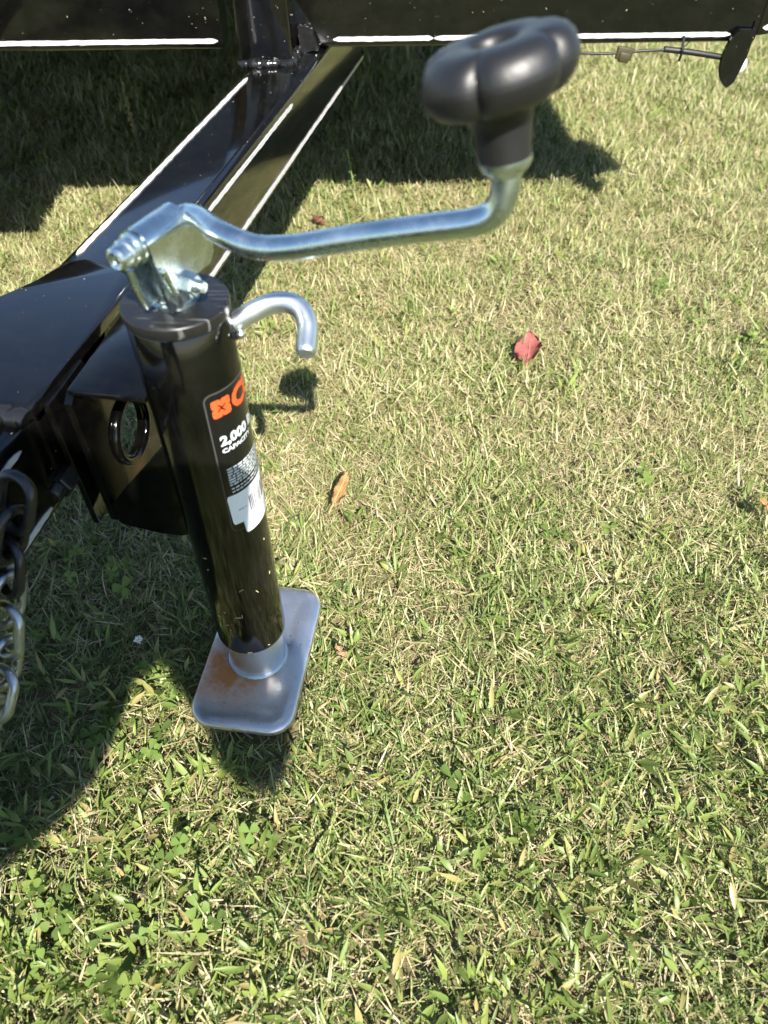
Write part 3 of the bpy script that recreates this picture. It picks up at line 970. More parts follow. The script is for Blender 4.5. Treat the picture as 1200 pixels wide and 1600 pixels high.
jlabel('label_field', patch_bm(rrect(LA0, LA1, 0.2035, 0.3180, 0.0042), 0.00024), M['lblack'], lab)

def text_bm(body, size, a0, z0, off, bold=0.0, xs_=1.0, slant=0.0, step=0.0012):
    cu = bpy.data.curves.new('t', 'FONT')
    cu.body = body; cu.size = size; cu.offset = bold; cu.shear = slant
    cu.resolution_u = 3
    ob = bpy.data.objects.new('t', cu)
    col.objects.link(ob)
    dg = bpy.context.evaluated_depsgraph_get()
    me_ = bpy.data.meshes.new_from_object(ob.evaluated_get(dg))
    bm = bm_new(); bm.from_mesh(me_)
    bpy.data.objects.remove(ob); bpy.data.curves.remove(cu); bpy.data.meshes.remove(me_)
    for v in bm.verts: v.co.x *= xs_; v.co.z = 0
    if len(bm.verts):
        lo, hi = min(v.co.x for v in bm.verts), max(v.co.x for v in bm.verts)
        k = lo + step
        while k < hi:
            bmesh.ops.bisect_plane(bm, geom=bm.verts[:] + bm.edges[:] + bm.faces[:], plane_co=(k, 0, 0), plane_no=(1, 0, 0))
            k += step
    for v in bm.verts: v.co.x = a0 + v.co.x / JR; v.co.y += z0
    wrap(bm, off)
    return bm
# emblem: four round-cornered blocks about a small dark centre
bm = bm_new()
ec_a, ec_z, es_ = R(-48.0), 0.3075, 0.0063
for sx, sz in ((-1, -1), (-1, 1), (1, -1), (1, 1)):
    q = bm_new()
    cxx, czz = sx * 0.50 * es_, sz * 0.50 * es_
    poly = rounded_rect(es_ * 0.98, es_ * 0.98, 0.0016, 4)
    poly = [(ec_a + (cxx + x) / JR, ec_z + czz + z) for x, z in poly]
    pb = patch_bm(poly, 0.00036, R(1.6))
    tmp = bpy.data.meshes.new('tmp'); pb.to_mesh(tmp); pb.free(); bm.from_mesh(tmp); bpy.data.meshes.remove(tmp); q.free()
jlabel('emblem', bm, M['orange'], lab)
bm = bm_new()
for k in range(4):
    a = R(45 + 90 * k)
    for (x0, y0, x1, y1) in ((0.15, -0.55, 0.35, 0.55),):
        poly = []
        for u, v in ((0.10, -0.16), (0.62, -0.16), (0.62, 0.02), (0.10, 0.02)):
            x, z = u * math.cos(a) - v * math.sin(a), u * math.sin(a) + v * math.cos(a)
            poly.append((ec_a + x * es_ * 0.9 / JR, ec_z + z * es_ * 0.9))
        pb = patch_bm(poly, 0.00048, R(1.6))
        tmp = bpy.data.meshes.new('tmp'); pb.to_mesh(tmp); pb.free(); bm.from_mesh(tmp); bpy.data.meshes.remove(tmp)
jlabel('emblem_lines', bm, M['lblack'], lab)
jlabel('brand_name', text_bm('CURT', 0.0185, R(-32.5), 0.3012, 0.00036, 0.0009, 1.05), M['orange'], lab)
jlabel('rating_print', text_bm('2,000 lbs', 0.0098, R(-58.5), 0.2800, 0.00036, 0.00042, 1.0), M['ltext'], lab)
jlabel('rating_print', text_bm('CAPACITY', 0.0046, R(-58.5), 0.2740, 0.00036, 0.00018, 1.15), M['ltext'], lab)
# rows of print too small to read
def print_rows(a0, a1, z0, z1, rows, off, seed, hfrac=0.62):
    rg = random.Random(seed)
    bm = bm_new()
    dz = (z1 - z0) / rows
    for i in range(rows):
        a = a0
        end = a1 - rg.uniform(0, 0.25) * (a1 - a0) * (1 if i % 3 == 2 else 0.15)
        while a < end:
            L = rg.uniform(0.0016, 0.0050) / JR
            z = z1 - dz * (i + 0.5)
            b2 = min(a + L, end)
            n = max(2, int((b2 - a) / R(2)) + 1)
            cols = [[bm.verts.new((a + (b2 - a) * k / n, z + s * dz * hfrac / 2, 0)) for s in (-1, 1)] for k in range(n + 1)]
            for k in range(n):
                bm.faces.new((cols[k][0], cols[k + 1][0], cols[k + 1][1], cols[k][1]))
            a = b2 + 0.0008 / JR
    wrap(bm, off)
    return bm
jlabel('small_print', print_rows(R(-58), R(40), 0.2450, 0.2610, 7, 0.00036, 3), M['ltext'], lab)
jlabel('small_print', print_rows(R(-57), R(20), 0.2385, 0.2440, 2, 0.00036, 4, 0.45), M['ltext'], lab)
# white price sticker with a stepped lower edge, and its bar code
wpoly = [(R(-65.2), 0.2362), (R(-66), 0.2345), (R(-64.5), 0.2120), (R(-62.5), 0.2100), (R(-50.5), 0.2098), (R(-49), 0.1992), (R(-46.5), 0.1975), (R(50), 0.1975), (R(50), 0.2372), (R(-64), 0.2372)]
stk = jlabel('price_sticker', patch_bm(wpoly, 0.0005), M['lwhite'])
bm = bm_new()
rg = random.Random(5)
a = R(-36)
while a < R(30):
    wd = rg.choice([0.00035, 0.0005, 0.0009]) / JR
    cols = [[(a, 0.2150), (a + wd, 0.2150), (a + wd, 0.2290), (a, 0.2290)]]
    bm.faces.new([bm.verts.new((x, z, 0)) for x, z in cols[0]])
    a += wd + rg.choice([0.0004, 0.0006, 0.0010]) / JR
wrap(bm, 0.00064)
jlabel('bar_code', bm, M['ink'], stk)
jlabel('sticker_print', print_rows(R(-54), R(-41), 0.2212, 0.2232, 1, 0.00064, 6), M['inkgrey'], stk)
jlabel('sticker_print', print_rows(R(-38), R(40), 0.2005, 0.2095, 4, 0.00064, 7, 0.4), M['inkgrey'], stk)
jlabel('sticker_print', print_rows(R(-20), R(40), 0.2312, 0.2342, 1, 0.00064, 8, 0.4), M['inkgrey'], stk)

# bits of dry clippings stuck on the tube
bm = bm_new()
rg = random.Random(12)
for k in range(13):
    th, z = R(rg.uniform(-125, -20)), rg.uniform(0.05, 0.185)
    L = rg.uniform(0.001, 0.005)
    d = rg.uniform(0, math.pi)
    pts = []
    for t in (-0.5, 0, 0.5):
        tt = th + L * t * math.cos(d) / JR
        pts.append(((JR + 0.0004) * math.cos(tt), (JR + 0.0004) * math.sin(tt), z + L * t * math.sin(d) + (0.0004 if t == 0 else 0)))
    add_tube(bm, pts, 0.00035, 5)
o = finish('dry_clippings', bm, M['seed'], jack); o['kind'] = 'stuff'

# ------------------------------------------------------------------ safety chain
chain = empty('safety_chain', (-0.235, 0.27, 0.2))
tag(chain, 'safety chain hanging beside the tongue arm, black upper links and galvanised lower links', 'chain')
def link_bm(c, d, side, length, width, wr):
    d = Vector(d).normalized(); s = Vector(side); s = (s - d * s.dot(d)).normalized()
    pts = []
    hl, hw = length / 2 - width / 2, width / 2
    for k in range(13):
        a = R(-90 + 180 * k / 12)
        pts.append(Vector(c) + d * (hl + hw * math.cos(a)) + s * hw * math.sin(a))
    for k in range(13):
        a = R(90 + 180 * k / 12)
        pts.append(Vector(c) + d * (-hl + hw * math.cos(a)) + s * hw * math.sin(a))
    bm = bm_new(); add_tube(bm, pts, wr, 14, closed=True)
    bmesh.ops.translate(bm, vec=(0.235, -0.27, -0.2), verts=bm.verts)
    return bm
cpts = catmull([(-0.2120, 0.2900, 0.272), (-0.2235, 0.2790, 0.240), (-0.2340, 0.2640, 0.202), (-0.2440, 0.2460, 0.164), (-0.2600, 0.2220, 0.128), (-0.285, 0.190, 0.092), (-0.31, 0.14, 0.066), (-0.36, 0.06, 0.072), (-0.40, -0.03, 0.105), (-0.425, -0.11, 0.155), (-0.43, -0.18, 0.21)], 40)
acc, last, nl = 0.0, cpts[0], 0
pitch = 0.0230
sides = [Vector((0.9, -0.2, 0.3)), Vector((0.35, 0.9, 0.1))]
for i in range(1, len(cpts)):
    acc += (cpts[i] - cpts[i - 1]).length
    if acc >= pitch or i == 1:
        acc = 0.0 if i > 1 else acc
        d = (cpts[min(i + 2, len(cpts) - 1)] - cpts[i - 1])
        tw = Matrix.Rotation(R(random.uniform(-14, 14)), 4, d.normalized())
        finish('link', link_bm(cpts[i], d, tw @ sides[nl % 2], 0.0360, 0.0215, 0.0034), M['chainblack'] if nl < 3 else M['chainzinc'], chain)
        nl += 1

# ------------------------------------------------------------------ vegetation prototypes
def to_mesh(name, V, F, rnd, material):
    me_ = bpy.data.meshes.new(name)
    me_.from_pydata(V, [], F)
    at = me_.attributes.new('rnd', 'FLOAT', 'POINT')
    at.data.foreach_set('value', np.asarray(rnd, dtype=np.float32))
    for p in me_.polygons: p.use_smooth = True
    me_.materials.append(material)
    return me_

def blade(V, F, Rn, base, yaw, lean, length, width, curve, r_, segs=4, droop=0.0, wprof=None, fold=0.0, twist=0.0):
    """one leaf blade as a tapered strip that bends as it rises"""
    x, y, z = base
    dx, dy = math.cos(yaw), math.sin(yaw)
    i0 = len(V)
    ang = lean
    px, pz = 0.0, 0.0
    cols = 3 if fold else 2
    for k in range(segs + 1):
        t = k / segs
        w = width / 2 * (wprof(t) if wprof else (1 - t ** 2.2) * (0.75 + 0.25 * min(1, t * 4)))
        w = max(w, 0.00012)
        sy = yaw + math.pi / 2 + twist * t
        sx, sy_ = math.cos(sy), math.sin(sy)
        cx, cy, cz = x + dx * px, y + dy * px, z + pz
        if fold:
            V.append((cx - sx * w, cy - sy_ * w, cz + fold * w)); V.append((cx, cy, cz)); V.append((cx + sx * w, cy + sy_ * w, cz + fold * w))
        else:
            V.append((cx - sx * w, cy - sy_ * w, cz)); V.append((cx + sx * w, cy + sy_ * w, cz))
        Rn.extend([r_] * cols)
        ang2 = ang + curve * t
        st_ = length / segs
        px += math.sin(ang2) * st_
        pz += math.cos(ang2) * st_
    for k in range(segs):
        a = i0 + k * cols
        for c_ in range(cols - 1):
            F.append((a + c_, a + c_ + 1, a + cols + c_ + 1, a + cols + c_))

def proto_set(prefix, n, fn, material):
    c = bpy.data.collections.new(prefix)
    for i in range(n):
        V, F, Rn = [], [], []
        fn(V, F, Rn, random.Random(1000 + i * 17 + len(prefix)))
        me_ = to_mesh(prefix, V, F, Rn, material)
        o = bpy.data.objects.new('%s_%02d' % (prefix, i), me_)
        c.objects.link(o)
    return c

def fine_tuft(V, F, Rn, rg):
    for k in range(38):
        a, d = rg.uniform(0, 6.283), rg.uniform(0, 0.021)
        rv = rg.uniform(0.05, 0.55) if rg.random() < 0.60 else rg.uniform(0.50, 1.0)
        big = 1 if rg.random() < 0.88 else 1.6
        blade(V, F, Rn, (d * math.cos(a), d * math.sin(a), rg.uniform(-0.002, 0.013)), rg.uniform(0, 6.283), rg.uniform(0.30, 1.5), rg.uniform(0.008, 0.023) * big, rg.uniform(0.0009, 0.0018) * big ** 0.6, rg.uniform(-0.5, 1.2), rv, 3, twist=rg.uniform(-0.9, 0.9))
def straw_tuft(V, F, Rn, rg):
    for k in range(34):
        a, d = rg.uniform(0, 6.283), rg.uniform(0, 0.026)
        blade(V, F, Rn, (d * math.cos(a), d * math.sin(a), rg.uniform(0.0, 0.014)), rg.uniform(0, 6.283), rg.uniform(1.0, 1.7), rg.uniform(0.006, 0.022), rg.uniform(0.0006, 0.0013), rg.uniform(-0.6, 1.0), rg.uniform(0, 1), 3, twist=rg.uniform(-1.2, 1.2))
def lance(t): return max(0.04, math.sin(math.pi * min(1, t ** 0.85 * 0.93 + 0.07)) ** 1.15)
def broad_tuft(V, F, Rn, rg):
    for k in range(rg.randint(6, 10)):
        a, d = rg.uniform(0, 6.283), rg.uniform(0.0, 0.012)
        blade(V, F, Rn, (d * math.cos(a), d * math.sin(a), rg.uniform(0.004, 0.020)), a + rg.uniform(-0.8, 0.8), rg.uniform(0.55, 1.35), rg.uniform(0.009, 0.022), rg.uniform(0.0024, 0.0048), rg.uniform(-0.3, 1.0), rg.uniform(0, 0.9) if rg.random() < 0.9 else 1.0, 6, wprof=lance, fold=rg.uniform(0.2, 0.8), twist=rg.uniform(-0.8, 0.8))
def wide_tuft(V, F, Rn, rg):
    for k in range(rg.randint(3, 6)):
        a, d = rg.uniform(0, 6.283), rg.uniform(0, 0.006)
        blade(V, F, Rn, (d * math.cos(a), d * math.sin(a), 0.0), rg.uniform(0, 6.283), rg.uniform(0.35, 1.05), rg.uniform(0.022, 0.052), rg.uniform(0.0018, 0.0034), rg.uniform(0.3, 1.1), rg.uniform(0, 1), 7, fold=0.3, twist=rg.uniform(-0.7, 0.7))
def clover_plant(V, F, Rn, rg):
    for s in range(rg.randint(2, 4)):
        a, d = rg.uniform(0, 6.283), rg.uniform(0.003, 0.016)
        hx, hy, hz = d * math.cos(a), d * math.sin(a), rg.uniform(0.020, 0.036)
        i0 = len(V)
        for k in range(4):
            t = k / 3
            V.append((hx * t ** 1.4 - 0.0004, hy * t ** 1.4, hz * t)); V.append((hx * t ** 1.4 + 0.0004, hy * t ** 1.4, hz * t)); Rn.extend([0.5, 0.5])
        for k in range(3):
            F.append((i0 + 2 * k, i0 + 2 * k + 1, i0 + 2 * k + 3, i0 + 2 * k + 2))
        r_, rv, y0 = rg.uniform(0.0055, 0.0092), rg.random(), rg.uniform(0, 6.283)
        tx, ty = rg.uniform(-0.35, 0.35), rg.uniform(-0.35, 0.35)
        for l in range(3):
            ya = y0 + l * 2.094 + rg.uniform(-0.15, 0.15)
            c, s_ = math.cos(ya), math.sin(ya)
            i1 = len(V)
            rows = [(0.0, 0.08), (0.3, 0.55), (0.6, 0.92), (0.85, 0.98), (1.0, 0.70), (1.03, 0.2)]
            cup = rg.uniform(0.05, 0.35)
            for (u, wv) in rows:
                for sgn in (-1, 0, 1):
                    lu, lv = u * r_ * 1.35 * (0.94 if (sgn == 0 and u > 0.95) else 1), sgn * wv * r_ * 0.62
                    X, Y = lu * c - lv * s_, lu * s_ + lv * c
                    Z = cup * abs(lv) + 0.12 * lu - 6.0 * lu * lu + tx * X + ty * Y
                    V.append((hx + X, hy + Y, hz + Z)); Rn.append(min(1, max(0, rv + (0.08 if sgn == 0 else 0))))
            for k in range(len(rows) - 1):
                for q in range(2):
                    b0 = i1 + k * 3 + q
                    F.append((b0, b0 + 1, b0 + 4, b0 + 3))

PC = {
    'fine': proto_set('fine_grass_tuft', 14, fine_tuft, M['grass']),
    'straw': proto_set('dead_straw_tuft', 12, straw_tuft, M['straw']),
    'broad': proto_set('broad_leaf_tuft', 12, broad_tuft, M['broad']),
    'wide': proto_set('wide_grass_tuft', 12, wide_tuft, M['wide']),
    'clover': proto_set('clover_sprig', 12, clover_plant, M['clover']),
}

def scatter(name, pts, scl, proto, label, cat, tilt=0.15):
    n = len(pts)
    me_ = bpy.data.meshes.new(name)
    me_.vertices.add(n)
    me_.vertices.foreach_set('co', pts.astype(np.float32).ravel())
    rot = np.zeros((n, 3), np.float32)
    rot[:, 0] = rng.normal(0, tilt, n); rot[:, 1] = rng.normal(0, tilt, n); rot[:, 2] = rng.uniform(0, 6.283, n)
    a = me_.attributes.new('rot', 'FLOAT_VECTOR', 'POINT'); a.data.foreach_set('vector', rot.ravel())
    a = me_.attributes.new('scl', 'FLOAT', 'POINT'); a.data.foreach_set('value', np.asarray(scl, np.float32))
    a = me_.attributes.new('idx', 'INT', 'POINT'); a.data.foreach_set('value', rng.integers(0, len(proto.objects), n).astype(np.int32))
    o = bpy.data.objects.new(name, me_)
    col.objects.link(o)
    ng = bpy.data.node_groups.new(name + '_scatter', 'GeometryNodeTree')
    ng.interface.new_socket('Geometry', in_out='INPUT', socket_type='NodeSocketGeometry')
    ng.interface.new_socket('Geometry', in_out='OUTPUT', socket_type='NodeSocketGeometry')
    gi, go = ng.nodes.new('NodeGroupInput'), ng.nodes.new('NodeGroupOutput')
    ci = ng.nodes.new('GeometryNodeCollectionInfo')
    ci.inputs['Collection'].default_value = proto
    ci.inputs['Separate Children'].default_value = True
    ci.inputs['Reset Children'].default_value = True
    ip = ng.nodes.new('GeometryNodeInstanceOnPoints')
    ip.inputs['Pick Instance'].default_value = True
    def na(nm, typ):
        q = ng.nodes.new('GeometryNodeInputNamedAttribute'); q.data_type = typ; q.inputs[0].default_value = nm
        return q.outputs[0]
    ng.links.new(gi.outputs[0], ip.inputs['Points'])
    ng.links.new(ci.outputs[0], ip.inputs['Instance'])
    ng.links.new(na('idx', 'INT'), ip.inputs['Instance Index'])
    ng.links.new(na('rot', 'FLOAT_VECTOR'), ip.inputs['Rotation'])
    ng.links.new(na('scl', 'FLOAT'), ip.inputs['Scale'])
    ng.links.new(ip.outputs[0], go.inputs[0])
    md = o.modifiers.new('scatter', 'NODES'); md.node_group = ng
    tag(o, label, cat, kind='stuff')
    return o

def jgrid(x0, x1, y0, y1, sp):
    gx_, gy_ = np.meshgrid(np.arange(x0, x1, sp), np.arange(y0, y1, sp))
    x = gx_.ravel() + rng.uniform(-0.5, 0.5, gx_.size) * sp
    y = gy_.ravel() + rng.uniform(-0.5, 0.5, gx_.size) * sp
    return x, y
def off_plate(x, y, grow):
    lx, ly = x - (JX + 0.0005), y - (JY + 0.003)
    c, s = math.cos(R(8)), math.sin(R(8))
    u, v = lx * c - ly * s, lx * s + ly * c
    return (np.abs(u) > PW / 2 + grow) | (np.abs(v) > PL / 2 + grow)
def sstep(a, b_, x):
    t = np.clip((x - a) / (b_ - a), 0, 1)
    return t * t * (3 - 2 * t)
def smooth_place(x, y, keep):
    x, y = x[keep], y[keep]
    return np.stack([x, y, ground_z(x, y)], 1)

# fine lawn grass
x, y = jgrid(-1.9, 1.9, -1.0, 3.1, 0.0185)
fore = sstep(0.62, 0.22, y)                              # broad-leaved weeds take over towards the camera
keep = off_plate(x, y, -0.002) & (rng.random(x.size) > 0.08 * fore)
P = smooth_place(x, y, keep)
sc_ = (0.75 + 0.5 * vnoise(P[:, 0], P[:, 1], 9, 11)) * rng.uniform(0.8, 1.15, len(P))
sc_ *= 1 + 0.35 * sstep(1.2, 1.9, P[:, 1])
scatter('lawn_grass', P, sc_, PC['fine'], 'short dry lawn grass, green and straw blades mixed', 'grass')
# sparser grass farther out
x, y = jgrid(-6, 6, -5, 7, 0.07)
keep = ~((np.abs(x) < 1.9) & (y > -1.0) & (y < 3.1))
P = smooth_place(x, y, keep)
scatter('outer_lawn_grass', P, rng.uniform(1.8, 3.0, len(P)), PC['fine'], 'lawn grass stretching away beyond the trailer', 'grass')
# dead straw
x, y = jgrid(-1.8, 1.8, -0.9, 3.0, 0.024)
keep = off_plate(x, y, 0.012) & (rng.random(x.size) < (0.45 + 0.55 * vnoise(x, y, 11, 21)) * (1 - 0.25 * sstep(0.60, 0.25, y)))
P = smooth_place(x, y, keep)
scatter('dead_thatch', P, rng.uniform(0.8, 1.3, len(P)), PC['straw'], 'pale dead straw lying between the grass blades', 'straw', 0.1)
# broad-leaved weeds
x, y = jgrid(-1.5, 1.5, -0.9, 2.6, 0.020)
pb = 0.06 + 0.75 * sstep(0.60, 0.20, y) * (0.35 + 0.9 * vnoise(x, y, 9, 31)) + 0.35 * sstep(0.36, 0.5, x) * sstep(1.0, 0.85, y) * sstep(0.7, 0.8, y)
keep = off_plate(x, y, 0.010) & (rng.random(x.size) < pb)
P = smooth_place(x, y, keep)
scatter('broadleaf_weeds', P, rng.uniform(0.75, 1.25, len(P)), PC['broad'], 'low broad-leaved weeds growing among the foreground grass', 'weeds', 0.25)
# wide crabgrass blades
x, y = jgrid(-1.6, 1.6, -0.9, 2.8, 0.045)
pw_ = 0.14 + 0.42 * sstep(0.50, 0.15, y) + 0.6 * sstep(0.40, 0.52, x) * sstep(1.3, 0.9, y) * sstep(0.6, 0.75, y) + 0.25 * sstep(1.1, 1.5, y)
keep = off_plate(x, y, 0.001) & (rng.random(x.size) < pw_)
P = smooth_place(x, y, keep)
scatter('wide_bladed_grass', P, rng.uniform(0.65, 1.15, len(P)), PC['wide'], 'coarse wide-bladed grass standing through the lawn', 'grass', 0.2)
# clover
x, y = jgrid(-1.3, 1.3, -0.8, 1.6, 0.019)
pc = 0.005 + 0.75 * sstep(0.20, 0.11, y) * sstep(-0.13, -0.18, x) + 0.10 * sstep(0.34, 0.15, y) * sstep(0.0, -0.15, x) * (vnoise(x, y, 14, 41) > 0.45)
for cx, cy, rr_, pk in ((0.09, 0.487, 0.03, 0.25), (-0.205, 0.30, 0.045, 0.5), (-0.15, 0.21, 0.03, 0.45), (-0.27, 0.45, 0.05, 0.35), (-0.17, 0.52, 0.03, 0.4), (0.14, 0.80, 0.02, 0.3), (0.40, 1.40, 0.04, 0.5), (0.30, 0.30, 0.05, 0.08), (0.47, 0.84, 0.05, 0.3), (-0.02, 0.33, 0.02, 0.15), (0.08, 0.22, 0.04, 0.25)):
    pc = np.maximum(pc, pk * ((x - cx) ** 2 + (y - cy) ** 2 < rr_ ** 2))
keep = off_plate(x, y, 0.006) & (rng.random(x.size) < pc)
P = smooth_place(x, y, keep)
scatter('clover', P, rng.uniform(0.5, 0.9, len(P)), PC['clover'], 'round-leaved green clover, thickest near the camera on the left', 'clover', 0.38)

# ------------------------------------------------------------------ fallen leaves and single weeds
def leaf_obj(name, L, W, curl, fold, m, loc, rot, label, notch=0.0, stem=0.012):
    bm = bm_new()
    rows = 12
    g = []
    for k in range(rows + 1):
        t = k / rows
        w = W / 2 * (math.sin(math.pi * min(1, t ** 0.8)) ** 0.75 if 0 < t < 1 else 0.02)
        row = []
        for q in (-1, -0.5, 0, 0.5, 1):
            wav = 0.0016 * math.sin(t * 17 + q * 3) + 0.0012 * math.sin(t * 31 - q * 5) + (0.10 * W * max(0, q) ** 2 * math.sin(t * 7))
            row.append(bm.verts.new((q * w, (t - 0.5) * L, fold * abs(q) * w + curl * (t - 0.5) ** 2 * L + wav)))
        g.append(row)
    for a, b_ in zip(g[:-1], g[1:]):
        for q in range(4):
            bm.faces.new((a[q], a[q + 1], b_[q + 1], b_[q]))
    bmesh.ops.solidify(bm, geom=bm.faces[:], thickness=0.0003)
    o = finish(name, bm, m, None, loc=loc, rot=rot, angle=60)
    bm = bm_new()
    add_tube(bm, [(0, -L / 2 - stem, curl * 0.25 * L + 0.002), (0, -L / 2, curl * 0.25 * L + 0.0004), (0, -L * 0.2, 0.0007 + curl * 0.04 * L), (0, L * 0.2, 0.0007 + curl * 0.04 * L), (0, L * 0.45, curl * 0.2 * L + 0.0004)], [0.0006, 0.0007, 0.0006, 0.0004, 0.0002], 6)
    finish('midrib', bm, m, o)
    tag(o, label, 'leaf', 'fallen leaves on the lawn')
    return o
leaf_obj('fallen_leaf', 0.052, 0.036, 0.5, 0.45, M['redleaf'], (0.192, 0.815, 0.008), (R(16), R(-16), R(-14)), 'curled red leaf lying alone on the dry lawn right of the crank', 0)
leaf_obj('fallen_leaf', 0.044, 0.0125, 0.25, 0.7, M['orangeleaf'], (-0.047, 0.556, 0.012), (R(22), R(25), R(-14)), 'narrow orange leaf on the grass just right of the barcode sticker')
leaf_obj('fallen_leaf', 0.030, 0.022, 0.6, 0.3, M['orangeleaf'], (0.402, 0.527, 0.012), (R(25), R(15), R(60)), 'crumpled orange-brown leaf at the right edge of the lawn')
leaf_obj('fallen_leaf', 0.026, 0.015, 0.5, 0.4, M['brownleaf'], (-0.110, 1.185, 0.006), (R(30), R(-20), R(70)), 'dark red-brown leaf at the shadow edge above the crank arm')
leaf_obj('fallen_leaf', 0.017, 0.009, 0.6, 0.5, M['tanleaf'], (-0.040, 0.357, 0.002), (R(20), R(10), R(40)), 'small curled tan leaf in the grass right of the foot plate')

def seed_stalk(loc, h, lean, label, leafy=False, seed=0):
    rg = random.Random(seed)
    root = empty('weed_stalk', loc)
    tag(root, label, 'weed', 'tall weeds in the trailer shadow')
    pts = catmull([(0, 0, -0.005), (lean[0] * 0.3, lean[1] * 0.3, h * 0.4), (lean[0], lean[1], h)], 6)
    bm = bm_new(); add_tube(bm, pts, [0.0011] * len(pts), 6)
    finish('stem', bm, M['stalk'], root)
    bm = bm_new()
    for k in range(46 if not leafy else 30):
        t = rg.uniform(0.35, 1.0)
        q = pts[min(len(pts) - 1, int(t * (len(pts) - 1)))]
        a = rg.uniform(0, 6.283)
        r_ = rg.uniform(0.001, 0.0045) if not leafy else rg.uniform(0.003, 0.013) * (1.2 - t * 0.8)
        c = q + Vector((math.cos(a) * r_, math.sin(a) * r_, rg.uniform(-0.003, 0.003)))
        s = 0.0016 if not leafy else rg.uniform(0.002, 0.0042)
        ms = bmesh.ops.create_icosphere(bm, subdivisions=1, radius=s)
        bmesh.ops.scale(bm, vec=(1, 0.7, 1.5 if not leafy else 0.35), verts=ms['verts'])
        bmesh.ops.rotate(bm, cent=(0, 0, 0), matrix=Euler((rg.uniform(-0.8, 0.8), rg.uniform(-0.8, 0.8), a)).to_matrix(), verts=ms['verts'])
        bmesh.ops.translate(bm, vec=c, verts=ms['verts'])
    o = finish('seed_head' if not leafy else 'foliage', bm, M['seed'] if not leafy else M['clover'], root)
    return root
seed_stalk((-0.502, 1.560, SOIL), 0.13, (0.0, 0.0), 'tall straw-coloured seed stalk catching light in the shade below the left beam', seed=2)
seed_stalk((-0.052, 1.318, SOIL), 0.085, (-0.012, 0.01), 'small leafy green weed standing in the shade right of the tongue arm', True, 5)

# white clover flower
def flower(loc, label, seed):
    rg = random.Random(seed)
    root = empty('clover_flower', loc); tag(root, label, 'flower', 'white clover flowers')
    bm = bm_new(); add_tube(bm, [(0, 0, 0), (0.001, 0.001, 0.018), (0, 0, 0.028)], 0.0006, 6)
    finish('stem', bm, M['stalk'], root)
    bm = bm_new()
    for k in range(26):
        u, a = rg.uniform(0.1, 1), rg.uniform(0, 6.283)
        d = Vector((math.cos(a) * math.sqrt(1 - u * u), math.sin(a) * math.sqrt(1 - u * u), u))
        add_tube(bm, [Vector((0, 0, 0.026)) + d * 0.0008, Vector((0, 0, 0.026)) + d * 0.003, Vector((0, 0, 0.026)) + d * 0.0046], [0.0004, 0.0009, 0.0003], 5)
    finish('petals', bm, M['petal'], root)
flower((-0.223, 0.366, SOIL + 0.004), 'tiny white clover flower in the shaded grass left of the foot plate', 3)

# ------------------------------------------------------------------ the photographer, kneeling behind the camera (casts the shade left of the foot plate)
person = empty('person', (-0.38, -0.80, 0))
tag(person, 'person kneeling in jeans and a grey long-sleeved shirt, holding out a phone', 'person')
# joints: (position, radius)
J = {
    'pelvis': ((-0.38, -0.90, 0.40), 0.150), 'belly': ((-0.36, -0.85, 0.55), 0.140), 'chest': ((-0.28, -0.73, 0.73), 0.150), 'neckb': ((-0.19, -0.615, 0.885), 0.085), 'neck': ((-0.09, -0.545, 0.935), 0.056), 'head': ((0.0, -0.475, 0.98), 0.085), 'crown': ((0.02, -0.475, 1.05), 0.075),
    'shr': ((-0.085, -0.575, 0.915), 0.058), 'elr': ((0.035, -0.335, 0.790), 0.042), 'wrr': ((0.060, -0.250, 0.530), 0.031), 'har': ((0.030, -0.188, 0.470), 0.036),
    'shl': ((-0.36, -0.655, 0.865), 0.062), 'ell': ((-0.27, -0.46, 0.575), 0.048), 'wrl': ((-0.106, -0.232, 0.512), 0.035), 'hal': ((-0.082, -0.148, 0.522), 0.034),
    'hpr': ((-0.27, -0.90, 0.36), 0.105), 'knr': ((-0.17, -0.62, 0.12), 0.066), 'anr': ((-0.24, -1.02, 0.06), 0.045), 'tor': ((-0.23, -1.12, 0.03), 0.035),
    'hpl': ((-0.49, -0.90, 0.36), 0.105), 'knl': ((-0.60, -0.56, 0.46), 0.066), 'anl': ((-0.61, -0.60, 0.07), 0.045), 'tol': ((-0.63, -0.46, 0.02), 0.035),
}
E_ = [('pelvis', 'belly'), ('belly', 'chest'), ('chest', 'neckb'), ('neckb', 'neck'), ('neck', 'head'), ('head', 'crown'), ('chest', 'shr'), ('shr', 'elr'), ('elr', 'wrr'), ('wrr', 'har'), ('chest', 'shl'), ('shl', 'ell'), ('ell', 'wrl'), ('wrl', 'hal'),
      ('pelvis', 'hpr'), ('hpr', 'knr'), ('knr', 'anr'), ('anr', 'tor'), ('pelvis', 'hpl'), ('hpl', 'knl'), ('knl', 'anl'), ('anl', 'tol')]
names = list(J)
V = [Vector(J[k][0]) for k in names]; RR = [J[k][1] for k in names]
E2 = [(names.index(a), names.index(b_)) for a, b_ in E_]
